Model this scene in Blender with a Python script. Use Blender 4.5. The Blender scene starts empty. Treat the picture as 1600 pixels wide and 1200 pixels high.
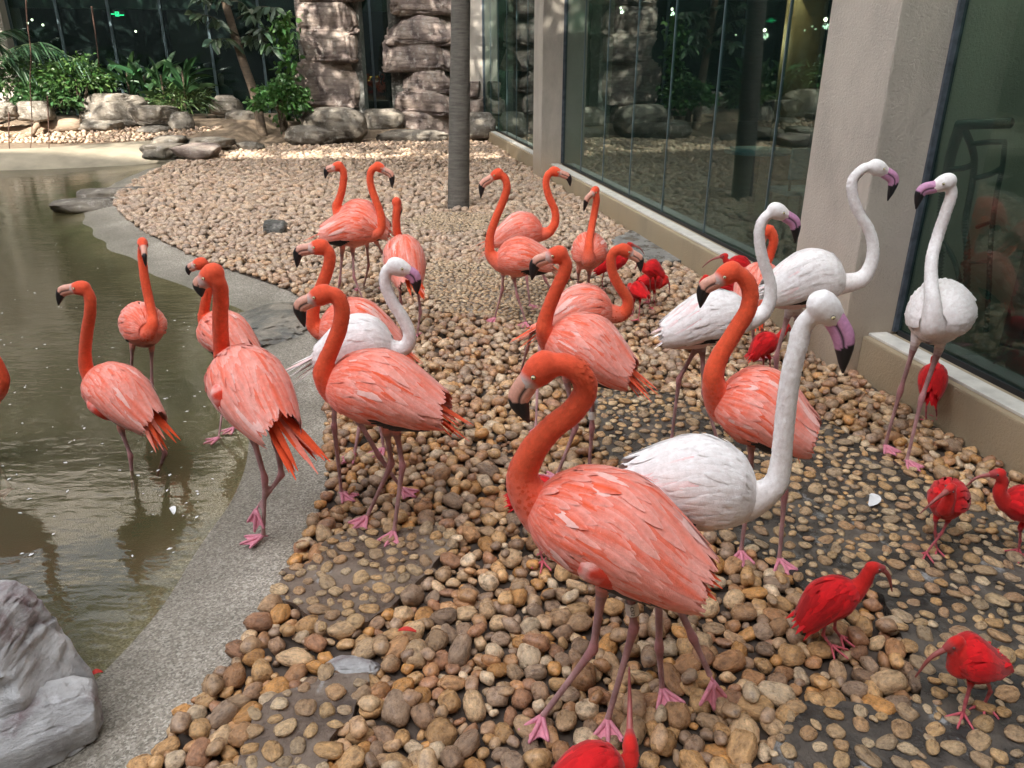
import bpy, bmesh, math, random
import numpy as np
from mathutils import Vector, noise as mnoise
R = math.radians
random.seed(7); rng = np.random.default_rng(7)
scene = bpy.context.scene
COL = scene.collection

# ------------------------------------------------------------------ camera, sky, sun, exposure
PITCH = R(22.8); FPX = 1200.0; EYE = 1.70
cam_data = bpy.data.cameras.new("camera"); cam = bpy.data.objects.new("camera", cam_data); COL.objects.link(cam)
cam.location = (0, 0, EYE); cam.rotation_euler = (math.pi/2 - PITCH, 0, 0)
cam_data.sensor_width = 36; cam_data.lens = 36*FPX/1600; cam_data.clip_start = 0.05; cam_data.clip_end = 3000
scene.camera = cam
SUN_EL, SUN_AZ = R(37), R(196)          # azimuth clockwise from +Y: behind the camera, a little to the left
world = bpy.data.worlds.new("World"); scene.world = world; world.use_nodes = True
wn = world.node_tree.nodes; wl = world.node_tree.links
sky = wn.new('ShaderNodeTexSky'); sky.sky_type = 'NISHITA'; sky.sun_disc = False
sky.sun_elevation = SUN_EL; sky.sun_rotation = SUN_AZ; sky.dust_density = 4.0; sky.air_density = 1.0; sky.ozone_density = 1.0
wn['Background'].inputs['Strength'].default_value = 0.15
hz = wn.new('ShaderNodeHueSaturation'); hz.inputs['Saturation'].default_value = .22      # hazy, milky sky all round
wl.new(sky.outputs[0], hz.inputs['Color']); wl.new(hz.outputs[0], wn['Background'].inputs['Color'])
sun_d = bpy.data.lights.new("sun", 'SUN'); sun_d.energy = 2.0; sun_d.angle = R(0.6); sun_d.color = (1.0, 0.93, 0.82)
sun = bpy.data.objects.new("sun", sun_d); COL.objects.link(sun)
sdir = Vector((math.sin(SUN_AZ)*math.cos(SUN_EL), math.cos(SUN_AZ)*math.cos(SUN_EL), math.sin(SUN_EL)))
sun.rotation_euler = sdir.to_track_quat('Z', 'Y').to_euler(); sun.location = (0, -5, 30)
vs = scene.view_settings
vs.view_transform = 'Standard'; vs.look = 'None'; vs.gamma = 1.0; vs.use_curve_mapping = False; vs.exposure = 2.85
scene.cycles.use_denoising = True
scene.cycles.max_bounces = 6; scene.cycles.transparent_max_bounces = 12; scene.cycles.glossy_bounces = 4
scene.cycles.caustics_reflective = False; scene.cycles.caustics_refractive = False

# ------------------------------------------------------------------ helpers
CP, SP = math.cos(PITCH), math.sin(PITCH)
def ray(px, py):
    u = (px-800)/FPX; v = (py-600)/FPX
    return np.array([u, CP - v*SP, -SP - v*CP])
def P(px, py, Y):
    r = ray(px, py); return np.array([0, 0, EYE]) + r*(Y/r[1])
def G(px, py, z=0.0):
    r = ray(px, py); return np.array([0, 0, EYE]) + r*((z-EYE)/r[2])

def tag(o, label=None, cat=None, group=None, kind=None):
    if label: o['label'] = label
    if cat: o['category'] = cat
    if group: o['group'] = group
    if kind: o['kind'] = kind
    return o
def empty(name, loc=(0, 0, 0)):
    o = bpy.data.objects.new(name, None); COL.objects.link(o); o.location = loc; o.empty_display_size = 0.1; return o
def link(name, me, parent=None, mat=None):
    o = bpy.data.objects.new(name, me); COL.objects.link(o)
    if mat: me.materials.append(mat)
    if parent is not None:
        o.parent = parent
        o.matrix_parent_inverse = parent.matrix_basis.inverted()
    return o
def mesh_np(name, V, F, smooth=True, col=None, attrs=None):
    """V (n,3); F list of arrays each (m,k)"""
    me = bpy.data.meshes.new(name)
    V = np.asarray(V, np.float32)
    if not isinstance(F, list): F = [F]
    F = [np.asarray(f, np.int32) for f in F if len(f)]
    loops = np.concatenate([f.ravel() for f in F]); tot = np.concatenate([np.full(len(f), f.shape[1], np.int32) for f in F])
    start = np.concatenate([[0], np.cumsum(tot)[:-1]]).astype(np.int32)
    me.vertices.add(len(V)); me.vertices.foreach_set('co', V.ravel())
    me.loops.add(len(loops)); me.loops.foreach_set('vertex_index', loops)
    me.polygons.add(len(tot)); me.polygons.foreach_set('loop_start', start); me.polygons.foreach_set('loop_total', tot)
    me.polygons.foreach_set('use_smooth', np.full(len(tot), bool(smooth)))
    me.update(calc_edges=True); me.validate()
    if col is not None:
        a = me.attributes.new('Col', 'FLOAT_COLOR', 'POINT')
        c = np.ones((len(V), 4), np.float32); c[:, :3] = col; a.data.foreach_set('color', c.ravel())
    for k, v in (attrs or {}).items():
        a = me.attributes.new(k, 'FLOAT', 'POINT'); a.data.foreach_set('value', np.asarray(v, np.float32))
    return me
def norm(v):
    v = np.asarray(v, float); n = np.linalg.norm(v); return v/n if n > 1e-9 else v
def catmull(pts, n):
    p = np.asarray(pts, float); p = np.vstack([2*p[0]-p[1], p, 2*p[-1]-p[-2]])
    m = len(p)-3; out = []
    for t in np.linspace(0, m-1e-6, n):
        i = int(t); f = t-i; a, b, c, d = p[i], p[i+1], p[i+2], p[i+3]
        out.append(.5*((2*b)+(-a+c)*f+(2*a-5*b+4*c-d)*f*f+(-a+3*b-3*c+d)*f**3))
    return np.array(out)
def frames(pts, up0=None):
    pts = np.asarray(pts, float); T = np.gradient(pts, axis=0); T /= np.linalg.norm(T, axis=1)[:, None]+1e-12
    u = np.array([0, 0, 1.]) if up0 is None else np.asarray(up0, float)
    if abs(np.dot(u, T[0])) > .95: u = np.array([0, 1., 0.3])
    u = norm(u - T[0]*np.dot(u, T[0])); U = []
    for t in T:
        u = norm(u - t*np.dot(u, t)); U.append(u)
    U = np.array(U); return T, U, np.cross(T, U)
def tube(pts, ru, rs=None, seg=12, up0=None, cap=True):
    """loft; ru = radius along U (up), rs = radius along S (side)"""
    pts = np.asarray(pts, float); n = len(pts)
    ru = np.broadcast_to(np.asarray(ru, float), (n,)); rs = ru if rs is None else np.broadcast_to(np.asarray(rs, float), (n,))
    T, U, S = frames(pts, up0); a = np.linspace(0, 2*math.pi, seg, endpoint=False)
    V = (pts[:, None, :] + (np.cos(a)[None, :, None]*rs[:, None, None])*S[:, None, :] + (np.sin(a)[None, :, None]*ru[:, None, None])*U[:, None, :]).reshape(-1, 3)
    i = np.arange(n-1)[:, None]*seg; j = np.arange(seg)[None, :]; k = (j+1) % seg
    F = np.stack([i+j, i+k, i+seg+k, i+seg+j], -1).reshape(-1, 4)
    Fs = [F]
    if cap:
        V = np.vstack([V, pts[0], pts[-1]]); j = np.arange(seg); k = (j+1) % seg
        Fs.append(np.stack([np.full(seg, n*seg), k, j], -1)); Fs.append(np.stack([np.full(seg, n*seg+1), (n-1)*seg+j, (n-1)*seg+k], -1))
    return V, Fs
class MB:
    def __init__(s): s.V = []; s.F = {}; s.C = []; s.n = 0
    def add(s, V, Fs, col=None):
        V = np.asarray(V, float)
        if not isinstance(Fs, list): Fs = [Fs]
        for f in Fs:
            f = np.asarray(f)
            if len(f): s.F.setdefault(f.shape[1], []).append(f+s.n)
        s.V.append(V); s.n += len(V)
        c = np.ones((len(V), 3)) if col is None else np.broadcast_to(np.asarray(col, float), (len(V), 3)); s.C.append(c); return s
    def box(s, lo, hi, col=None):
        x0, y0, z0 = lo; x1, y1, z1 = hi
        V = [(x0,y0,z0),(x1,y0,z0),(x1,y1,z0),(x0,y1,z0),(x0,y0,z1),(x1,y0,z1),(x1,y1,z1),(x0,y1,z1)]
        return s.add(V, np.array([(0,3,2,1),(4,5,6,7),(0,1,5,4),(1,2,6,5),(2,3,7,6),(3,0,4,7)]), col)
    def mesh(s, name, smooth=True):
        return mesh_np(name, np.vstack(s.V), [np.vstack(v) for v in s.F.values()], smooth, np.vstack(s.C))
    def build(s, name, mat, parent=None, smooth=True):
        return link(name, s.mesh(name, smooth), parent, mat)
def obox(name, o, ex, ey, ez, mat, parent=None, bevel=0.0):
    """box from corner o along vectors ex,ey,ez"""
    o, ex, ey, ez = [np.asarray(q, float) for q in (o, ex, ey, ez)]
    V = [o, o+ex, o+ex+ey, o+ey, o+ez, o+ex+ez, o+ex+ey+ez, o+ey+ez]
    F = np.array([(0,3,2,1),(4,5,6,7),(0,1,5,4),(1,2,6,5),(2,3,7,6),(3,0,4,7)])
    if np.dot(np.cross(ex, ey), ez) < 0: F = F[:, ::-1]
    me = mesh_np(name, np.array(V), F, False)
    if bevel:
        bm = bmesh.new(); bm.from_mesh(me); bmesh.ops.bevel(bm, geom=bm.edges[:], offset=bevel, segments=2, affect='EDGES', profile=.6); bm.to_mesh(me); bm.free()
    return link(name, me, parent, mat)

# ------------------------------------------------------------------ materials
def mat(name):
    m = bpy.data.materials.new(name); m.use_nodes = True; return m, m.node_tree.nodes, m.node_tree.links, m.node_tree.nodes['Principled BSDF']
def ramp(n, stops, interp='LINEAR'):
    r = n.new('ShaderNodeValToRGB'); r.color_ramp.interpolation = interp; e = r.color_ramp.elements
    while len(e) < len(stops): e.new(0.5)
    for i, (p, c) in enumerate(stops): e[i].position = p; e[i].color = (*c, 1) if len(c) == 3 else c
    return r
def nz(n, l, scale, detail=4, rough=.55, coord='Object', vec=None, scl=None):
    t = n.new('ShaderNodeTexNoise'); t.inputs['Scale'].default_value = scale; t.inputs['Detail'].default_value = detail; t.inputs['Roughness'].default_value = rough
    if vec is None:
        tc = n.new('ShaderNodeTexCoord'); vec = tc.outputs[coord]
    if scl:
        mp = n.new('ShaderNodeMapping'); mp.inputs['Scale'].default_value = scl; l.new(vec, mp.inputs[0]); vec = mp.outputs[0]
    l.new(vec, t.inputs['Vector']); return t
def bump(n, l, h, strength, dist, bsdf, prev=None):
    b = n.new('ShaderNodeBump'); b.inputs['Strength'].default_value = strength; b.inputs['Distance'].default_value = dist
    l.new(h, b.inputs['Height'])
    if prev is not None: l.new(prev, b.inputs['Normal'])
    l.new(b.outputs[0], bsdf.inputs['Normal']); return b.outputs[0]
def mixc(n, l, fac, a, b, mode='MIX'):
    m = n.new('ShaderNodeMix'); m.data_type = 'RGBA'; m.blend_type = mode
    for s, v in ((0, fac), (6, a), (7, b)):
        if hasattr(v, 'is_output'): l.new(v, m.inputs[s])
        elif s == 0: m.inputs[0].default_value = v
        else: m.inputs[s].default_value = (*v, 1)
    return m.outputs[2]
def attr(n, name, typ='GEOMETRY'):
    a = n.new('ShaderNodeAttribute'); a.attribute_name = name; a.attribute_type = typ; return a
def simple(name, col, rough=.6, var=.25, scale=8, bstr=.3, bdist=.01, spec=.5, metal=0, emit=None, estr=0):
    m, n, l, b = mat(name); t = nz(n, l, scale, 6)
    r = ramp(n, [(.25, tuple(c*(1-var) for c in col)), (.75, tuple(min(1, c*(1+var)) for c in col))]); l.new(t.outputs[0], r.inputs[0]); l.new(r.outputs[0], b.inputs['Base Color'])
    b.inputs['Roughness'].default_value = rough; b.inputs['Specular IOR Level'].default_value = spec; b.inputs['Metallic'].default_value = metal
    if bstr: bump(n, l, t.outputs[0], bstr, bdist, b)
    if emit: b.inputs['Emission Color'].default_value = (*emit, 1); b.inputs['Emission Strength'].default_value = estr
    return m
M = {}
def pebble_mat(name, src, rough):
    m, n, l, b = mat(name)
    if src == 'obj': oi = n.new('ShaderNodeObjectInfo'); base = oi.outputs['Color']; rnd = oi.outputs['Random']; k = 1.0
    else: base = attr(n, 'Col').outputs['Color']; rnd = None; k = 30.0
    vec = n.new('ShaderNodeTexCoord').outputs['Object']
    if rnd is not None:
        va = n.new('ShaderNodeVectorMath'); va.operation = 'ADD'; sc_ = n.new('ShaderNodeMath'); sc_.operation = 'MULTIPLY'; sc_.inputs[1].default_value = 90; l.new(rnd, sc_.inputs[0]); l.new(vec, va.inputs[0]); l.new(sc_.outputs[0], va.inputs[1]); vec = va.outputs[0]
    t1 = nz(n, l, 1.7*k, 7, .68, vec=vec); t2 = nz(n, l, 7*k, 5, .65, vec=vec); t3 = nz(n, l, .9*k, 3, .6, vec=vec)
    r1 = ramp(n, [(.34, (.42, .38, .35)), (.46, (.86, .83, .80)), (.56, (1.08, 1.05, 1.0)), (.70, (1.45, 1.40, 1.30))]); l.new(t1.outputs[0], r1.inputs[0])
    c = mixc(n, l, 1.0, base, r1.outputs[0], 'MULTIPLY')
    r2 = ramp(n, [(.58, (0, 0, 0)), (.68, (1, 1, 1))]); l.new(t2.outputs[0], r2.inputs[0])
    mm = n.new('ShaderNodeMath'); mm.operation = 'MULTIPLY'; mm.inputs[1].default_value = .55; l.new(r2.outputs[0], mm.inputs[0])
    c = mixc(n, l, mm.outputs[0], c, (.11, .07, .045)); l.new(c, b.inputs['Base Color'])
    rr = ramp(n, [(.38, (rough*.55,)*3), (.62, (min(1, rough*1.7),)*3)]); l.new(t3.outputs[0], rr.inputs[0]); l.new(rr.outputs[0], b.inputs['Roughness']); b.inputs['Specular IOR Level'].default_value = .5
    p = bump(n, l, t1.outputs[0], .35, .010 if src != 'obj' else .3, b); bump(n, l, t2.outputs[0], .3, .004 if src != 'obj' else .12, b, p); return m
M['pebble_obj'] = pebble_mat('pebble_single', 'obj', .26); M['pebble'] = pebble_mat('pebble_mass', 'attr', .28)
M['pebble_dry'] = pebble_mat('pebble_dry', 'attr', .55)
M['soil'] = simple('dark_soil', (.075, .055, .042), .9, .5, 14, .6, .02)
M['dirt'] = simple('pale_dirt', (.17, .125, .085), .95, .4, 9, .7, .02)

def mortar(name, cols):
    m, n, l, b = mat(name); t = nz(n, l, 5, 8, .65); t2 = nz(n, l, 60, 5, .7)
    r = ramp(n, [(.38, cols[0]), (.5, cols[1]), (.62, cols[2])]); l.new(t.outputs[0], r.inputs[0])
    t3 = nz(n, l, 6.5, 8, .74, vec=None, scl=(1.2, .7, 1)); r3 = ramp(n, [(.585, (0, 0, 0)), (.66, (1, 1, 1))]); l.new(t3.outputs[0], r3.inputs[0])
    mm = n.new('ShaderNodeMath'); mm.operation = 'MULTIPLY'; l.new(r3.outputs[0], mm.inputs[0]); l.new(t2.outputs[0], mm.inputs[1])
    c = mixc(n, l, mm.outputs[0], r.outputs[0], (.55, .56, .56)); l.new(c, b.inputs['Base Color'])
    rr = ramp(n, [(.40, (.07, .07, .07)), (.56, (.5, .5, .5))]); l.new(t.outputs[0], rr.inputs[0]); l.new(rr.outputs[0], b.inputs['Roughness'])
    p = bump(n, l, t.outputs[0], .5, .03, b); bump(n, l, t2.outputs[0], .6, .012, b, p); return m
M['mortar'] = mortar('wet_mortar', [(.025, .023, .022), (.055, .047, .04), (.12, .10, .082)]); M['mortar_brown'] = mortar('brown_mortar', [(.07, .048, .036), (.14, .098, .072), (.22, .17, .13)])
M['cement'] = mortar('grey_cement', [(.09, .09, .088), (.17, .17, .165), (.28, .28, .27)])

def bank_mat():
    m, n, l, b = mat('exposed_aggregate'); g = n.new('ShaderNodeNewGeometry'); sep = n.new('ShaderNodeSeparateXYZ'); l.new(g.outputs['Position'], sep.inputs[0])
    tc = n.new('ShaderNodeTexCoord')
    v = n.new('ShaderNodeTexVoronoi'); v.inputs['Scale'].default_value = 150; l.new(tc.outputs['Object'], v.inputs['Vector'])
    v2 = n.new('ShaderNodeTexVoronoi'); v2.inputs['Scale'].default_value = 70; l.new(tc.outputs['Object'], v2.inputs['Vector'])
    hs = n.new('ShaderNodeSeparateColor'); l.new(v.outputs['Color'], hs.inputs[0])
    r = ramp(n, [(.0, (.19, .17, .145)), (.4, (.34, .305, .255)), (.75, (.47, .43, .38)), (1, (.64, .60, .54))]); l.new(hs.outputs[0], r.inputs[0])
    big = nz(n, l, 1.6, 7, .62); rb = ramp(n, [(.3, (.62, .6, .56)), (.7, (1.1, 1.08, 1.05))]); l.new(big.outputs[0], rb.inputs[0])
    c = mixc(n, l, 1.0, r.outputs[0], rb.outputs[0], 'MULTIPLY')
    # algae and silt below / around the water line (by height)
    ad = n.new('ShaderNodeMath'); ad.operation = 'MULTIPLY_ADD'; l.new(big.outputs[0], ad.inputs[0]); ad.inputs[1].default_value = .10; l.new(sep.outputs['Z'], ad.inputs[2])
    ra = ramp(n, [(.0, (1, 1, 1)), (.40, (1, 1, 1)), (.62, (.25, .25, .25)), (1, (0, 0, 0))])
    mr = n.new('ShaderNodeMapRange'); mr.inputs['From Min'].default_value = -.22; mr.inputs['From Max'].default_value = .04; l.new(ad.outputs[0], mr.inputs['Value']); l.new(mr.outputs[0], ra.inputs[0])
    alg = mixc(n, l, big.outputs[0], (.055, .058, .028), (.13, .115, .07))
    wet = n.new('ShaderNodeMapRange'); wet.inputs['From Min'].default_value = -.03; wet.inputs['From Max'].default_value = .055; wet.inputs['To Min'].default_value = .66; wet.inputs['To Max'].default_value = 1.1; l.new(ad.outputs[0], wet.inputs['Value'])
    cw = n.new('ShaderNodeCombineColor'); [l.new(wet.outputs[0], cw.inputs[q]) for q in range(3)]; c = mixc(n, l, 1.0, c, cw.outputs[0], 'MULTIPLY')
    c = mixc(n, l, ra.outputs[0], c, alg); l.new(c, b.inputs['Base Color'])
    rr = n.new('ShaderNodeMapRange'); rr.inputs['From Min'].default_value = -.12; rr.inputs['From Max'].default_value = -.03; rr.inputs['To Min'].default_value = .3; rr.inputs['To Max'].default_value = .75
    l.new(sep.outputs['Z'], rr.inputs['Value']); l.new(rr.outputs[0], b.inputs['Roughness'])
    bump(n, l, v.outputs['Distance'], .5, .006, b); return m
M['bank'] = bank_mat()

def thin_fresnel(n, l, ior):     # same reflectance from both sides of an unrefracted sheet
    fr = n.new('ShaderNodeFresnel'); g = n.new('ShaderNodeNewGeometry'); mr = n.new('ShaderNodeMapRange'); mr.inputs['To Min'].default_value = ior; mr.inputs['To Max'].default_value = 1/ior
    l.new(g.outputs['Backfacing'], mr.inputs['Value']); l.new(mr.outputs[0], fr.inputs['IOR']); return fr
def water_mat():
    m, n, l, b = mat('pond_water'); out = n['Material Output']; n.remove(b)
    tr = n.new('ShaderNodeBsdfTransparent'); tr.inputs[0].default_value = (.80, .78, .62, 1)
    df = n.new('ShaderNodeBsdfDiffuse'); t = nz(n, l, .8, 4)
    df.inputs[0].default_value = (.105, .088, .052, 1)
    a = attr(n, 'murk'); mx = n.new('ShaderNodeMixShader'); l.new(a.outputs['Fac'], mx.inputs[0]); l.new(tr.outputs[0], mx.inputs[1]); l.new(df.outputs[0], mx.inputs[2])
    gl = n.new('ShaderNodeBsdfGlossy'); gl.inputs['Roughness'].default_value = .03
    fr = thin_fresnel(n, l, 1.33)
    w1 = nz(n, l, 2.2, 3, .5, scl=(1, 2.2, 1)); w2 = nz(n, l, 11, 3, .5, scl=(1, 2.0, 1))
    ad = n.new('ShaderNodeMath'); ad.operation = 'MULTIPLY_ADD'; l.new(w2.outputs[0], ad.inputs[0]); ad.inputs[1].default_value = .30; l.new(w1.outputs[0], ad.inputs[2])
    bp = n.new('ShaderNodeBump'); bp.inputs['Strength'].default_value = .12; bp.inputs['Distance'].default_value = .05; l.new(ad.outputs[0], bp.inputs['Height'])
    l.new(bp.outputs[0], gl.inputs['Normal']); l.new(bp.outputs[0], fr.inputs['Normal'])
    m2 = n.new('ShaderNodeMixShader'); l.new(fr.outputs[0], m2.inputs[0]); l.new(mx.outputs[0], m2.inputs[1]); l.new(gl.outputs[0], m2.inputs[2]); l.new(m2.outputs[0], out.inputs[0]); return m
M['water'] = water_mat()

def rock_mat(name, cols, strat=1.0, rough=.8, k=1.0, pale=(.5, .47, .43)):
    m, n, l, b = mat(name)
    t = nz(n, l, 1.7*k, 8, .62, 'Object'); r = ramp(n, [(.36, cols[0]), (.45, cols[1]), (.54, cols[2]), (.64, cols[3])]); l.new(t.outputs[0], r.inputs[0])
    t2 = nz(n, l, 2.2*k, 6, .6, 'Object', scl=(1, 1, 7)); r2 = ramp(n, [(.38, (.55, .52, .5)), (.55, (1, 1, 1)), (.7, (1.2, 1.18, 1.15))]); l.new(t2.outputs[0], r2.inputs[0])
    c = mixc(n, l, .7*strat, r.outputs[0], mixc(n, l, 1.0, r.outputs[0], r2.outputs[0], 'MULTIPLY'))
    t4 = nz(n, l, 9*k, 6, .7, 'Object'); r4 = ramp(n, [(.54, (0, 0, 0)), (.68, (.6, .6, .6))]); l.new(t4.outputs[0], r4.inputs[0]); c = mixc(n, l, r4.outputs[0], c, pale)
    l.new(c, b.inputs['Base Color']); b.inputs['Roughness'].default_value = rough
    t3 = nz(n, l, 14*k, 8, .68, 'Object', scl=(1, 1, 2.2)); p = bump(n, l, t2.outputs[0], .45, .05/k, b); p = bump(n, l, t3.outputs[0], .8, .03/k, b, p); t5 = nz(n, l, 45*k, 6, .7, 'Object'); bump(n, l, t5.outputs[0], .6, .008/k, b, p); return m
M['rock_col'] = rock_mat('painted_rock', [(.12, .092, .085), (.235, .185, .165), (.33, .265, .23), (.44, .37, .315)])
M['rock_grey'] = rock_mat('grey_rock', [(.075, .064, .052), (.14, .122, .098), (.205, .18, .148), (.28, .25, .205)], .7)
M['rock_near'] = rock_mat('purple_grey_rock', [(.22, .16, .165), (.36, .35, .35), (.48, .48, .48), (.58, .58, .58)], .4, .5, 3.2, (.62, .62, .63))
M['rock_wet'] = rock_mat('wet_rock', [(.06, .06, .055), (.10, .10, .09), (.16, .145, .12), (.24, .21, .17)], .25, .3, 3.0, (.3, .28, .24))
M['rock_dark'] = rock_mat('dark_stone', [(.05, .05, .045), (.08, .08, .07), (.11, .11, .10), (.15, .15, .14)], .2, .6)

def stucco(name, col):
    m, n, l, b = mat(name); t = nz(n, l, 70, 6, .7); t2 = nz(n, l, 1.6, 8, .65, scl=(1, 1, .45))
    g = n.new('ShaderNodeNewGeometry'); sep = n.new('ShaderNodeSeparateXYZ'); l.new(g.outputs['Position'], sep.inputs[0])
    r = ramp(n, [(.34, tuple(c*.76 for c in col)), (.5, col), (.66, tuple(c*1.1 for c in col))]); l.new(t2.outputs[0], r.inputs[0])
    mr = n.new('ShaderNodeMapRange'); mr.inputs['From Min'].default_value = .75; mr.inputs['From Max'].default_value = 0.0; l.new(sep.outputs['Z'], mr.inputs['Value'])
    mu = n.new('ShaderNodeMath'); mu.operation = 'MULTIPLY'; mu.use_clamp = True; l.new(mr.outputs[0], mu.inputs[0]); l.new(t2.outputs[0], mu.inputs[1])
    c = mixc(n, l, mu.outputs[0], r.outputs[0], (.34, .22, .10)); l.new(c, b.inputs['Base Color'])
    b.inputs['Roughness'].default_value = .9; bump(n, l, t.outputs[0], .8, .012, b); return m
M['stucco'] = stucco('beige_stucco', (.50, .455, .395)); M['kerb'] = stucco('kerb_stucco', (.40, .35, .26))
M['sill'] = simple('white_sill', (.62, .60, .55), .6, .2, 12, .15, .004)
M['silicone'] = simple('grey_blue_sealant', (.07, .085, .105), .4, .5, 20, .3, .004)
M['joint'] = simple('blue_grey_joint', (.09, .13, .145), .3, .2, 10, 0)
def glass():
    m, n, l, b = mat('green_glass'); out = n['Material Output']; n.remove(b)
    tr = n.new('ShaderNodeBsdfTransparent'); tr.inputs[0].default_value = (.48, .60, .56, 1)
    gl = n.new('ShaderNodeBsdfGlossy'); gl.inputs['Roughness'].default_value = .012; gl.inputs[0].default_value = (.86, .98, .95, 1)
    df = n.new('ShaderNodeBsdfDiffuse'); df.inputs[0].default_value = (.26, .42, .39, 1); t = nz(n, l, 1.4, 6, .6, scl=(1, 1, .35)); r = ramp(n, [(.35, (.012, .012, .012)), (.7, (.035, .035, .035))]); l.new(t.outputs[0], r.inputs[0])   # dust film, also a teal haze lifting the dark glass
    fr = thin_fresnel(n, l, 1.6)
    m0 = n.new('ShaderNodeMixShader'); l.new(r.outputs[0], m0.inputs[0]); l.new(tr.outputs[0], m0.inputs[1]); l.new(df.outputs[0], m0.inputs[2])
    mx = n.new('ShaderNodeMixShader'); l.new(fr.outputs[0], mx.inputs[0]); l.new(m0.outputs[0], mx.inputs[1]); l.new(gl.outputs[0], mx.inputs[2]); l.new(mx.outputs[0], out.inputs[0]); return m
M['glass'] = glass()
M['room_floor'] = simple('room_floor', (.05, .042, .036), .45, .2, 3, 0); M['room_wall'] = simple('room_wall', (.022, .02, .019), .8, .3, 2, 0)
M['room_ceiling'] = simple('room_ceiling', (.16, .15, .135), .8, .1, 2, 0); M['panel'] = simple('ochre_panel', (.24, .19, .11), .7, .15, 3, 0)
M['warm_panel'] = simple('warm_wood', (.30, .20, .10), .6, .2, 5, 0)
M['exit'] = simple('exit_green', (.02, .3, .12), .5, 0, 1, 0, emit=(.05, .9, .35), estr=1.2)
M['exit_dark'] = simple('exit_housing', (.01, .06, .03), .5, 0, 1, 0)
M['lamp'] = simple('downlight', (.8, .75, .6), .5, 0, 1, 0, emit=(1, .85, .6), estr=2.2); M['gold'] = simple('gold_light', (.6, .4, .1), .5, 0, 1, 0, emit=(1, .62, .15), estr=.8)
M['blue'] = simple('pale_blue_plastic', (.12, .27, .36), .4, .1, 4, 0); M['dark'] = simple('dark_frame', (.02, .022, .025), .5, .2, 4, 0)
M['facade'] = simple('dark_blocker', (.10, .10, .105), .5, .2, .3, 0)  # dark finish of the added light blocking masses
M['rope'] = simple('green_rope', (.014, .055, .046), .2, .3, 40, .3, .004)
M['skin'] = simple('skin', (.45, .28, .2), .6, .1, 8, 0); M['cloth'] = simple('dark_cloth', (.05, .05, .06), .9, .2, 8, 0); M['hair'] = simple('dark_hair', (.02, .015, .012), .6, .2, 20, 0)
def bark(name, col):
    m, n, l, b = mat(name); t = nz(n, l, 3, 7, .65, scl=(2, 2, 14)); t2 = nz(n, l, 30, 5, .6, scl=(3, 3, 1))
    r = ramp(n, [(.3, tuple(c*.55 for c in col)), (.7, tuple(c*1.2 for c in col))]); l.new(t.outputs[0], r.inputs[0]); l.new(r.outputs[0], b.inputs['Base Color'])
    b.inputs['Roughness'].default_value = .9; p = bump(n, l, t.outputs[0], .7, .02, b); bump(n, l, t2.outputs[0], .6, .01, b, p); return m
M['bark'] = bark('grey_bark', (.135, .125, .11)); M['bark2'] = bark('brown_bark', (.11, .08, .055)); M['log'] = bark('pale_log', (.30, .225, .16)); M['root'] = bark('root_bark', (.09, .05, .035))
def leafm(name):
    m, n, l, b = mat(name); a = attr(n, 'Col'); l.new(a.outputs['Color'], b.inputs['Base Color']); b.inputs['Roughness'].default_value = .42
    out = n['Material Output']; tl = n.new('ShaderNodeBsdfTranslucent'); l.new(a.outputs['Color'], tl.inputs[0]); mx = n.new('ShaderNodeMixShader'); mx.inputs[0].default_value = .25
    l.new(b.outputs[0], mx.inputs[1]); l.new(tl.outputs[0], mx.inputs[2]); l.new(mx.outputs[0], out.inputs[0]); return m
M['leaf'] = leafm('leaf')
def plumage(name, fuzz):
    m, n, l, b = mat(name); a = attr(n, 'Col'); t = nz(n, l, 55, 5, .7); t2 = nz(n, l, 260, 3, .6)
    r = ramp(n, [(.3, (.84, .80, .78)), (.7, (1.08, 1.08, 1.08))]); l.new(t.outputs[0], r.inputs[0])
    c = mixc(n, l, 1.0, a.outputs['Color'], r.outputs[0], 'MULTIPLY'); l.new(c, b.inputs['Base Color'])
    b.inputs['Roughness'].default_value = .78; b.inputs['Specular IOR Level'].default_value = .22
    b.inputs['Sheen Weight'].default_value = .18; b.inputs['Sheen Roughness'].default_value = .5
    p = bump(n, l, t.outputs[0], .2*fuzz, .006, b); bump(n, l, t2.outputs[0], .45*fuzz, .0025, b, p); return m
M['plume'] = plumage('plumage', 1.0); M['feather'] = plumage('feathers', .7)
def colmat(name, rough, spec=.5, bs=.15):
    m, n, l, b = mat(name); a = attr(n, 'Col'); t = nz(n, l, 90, 4); r = ramp(n, [(.3, (.82, .82, .82)), (.7, (1.1, 1.1, 1.1))]); l.new(t.outputs[0], r.inputs[0])
    c = mixc(n, l, 1.0, a.outputs['Color'], r.outputs[0], 'MULTIPLY'); l.new(c, b.inputs['Base Color']); b.inputs['Roughness'].default_value = rough; b.inputs['Specular IOR Level'].default_value = spec
    if bs: bump(n, l, t.outputs[0], bs, .003, b)
    return m
M['beak'] = colmat('beak_horn', .42); M['foot'] = colmat('foot_skin', .5); M['eye'] = colmat('eye', .12, .6, 0)
M['plastic'] = colmat('band_plastic', .35, .5, 0)
M['feather_white'] = simple('white_feather', (.7, .7, .7), .7, .1, 30, .2, .003); M['feather_red'] = simple('red_feather', (.55, .03, .02), .7, .2, 30, .2, .003)

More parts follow.
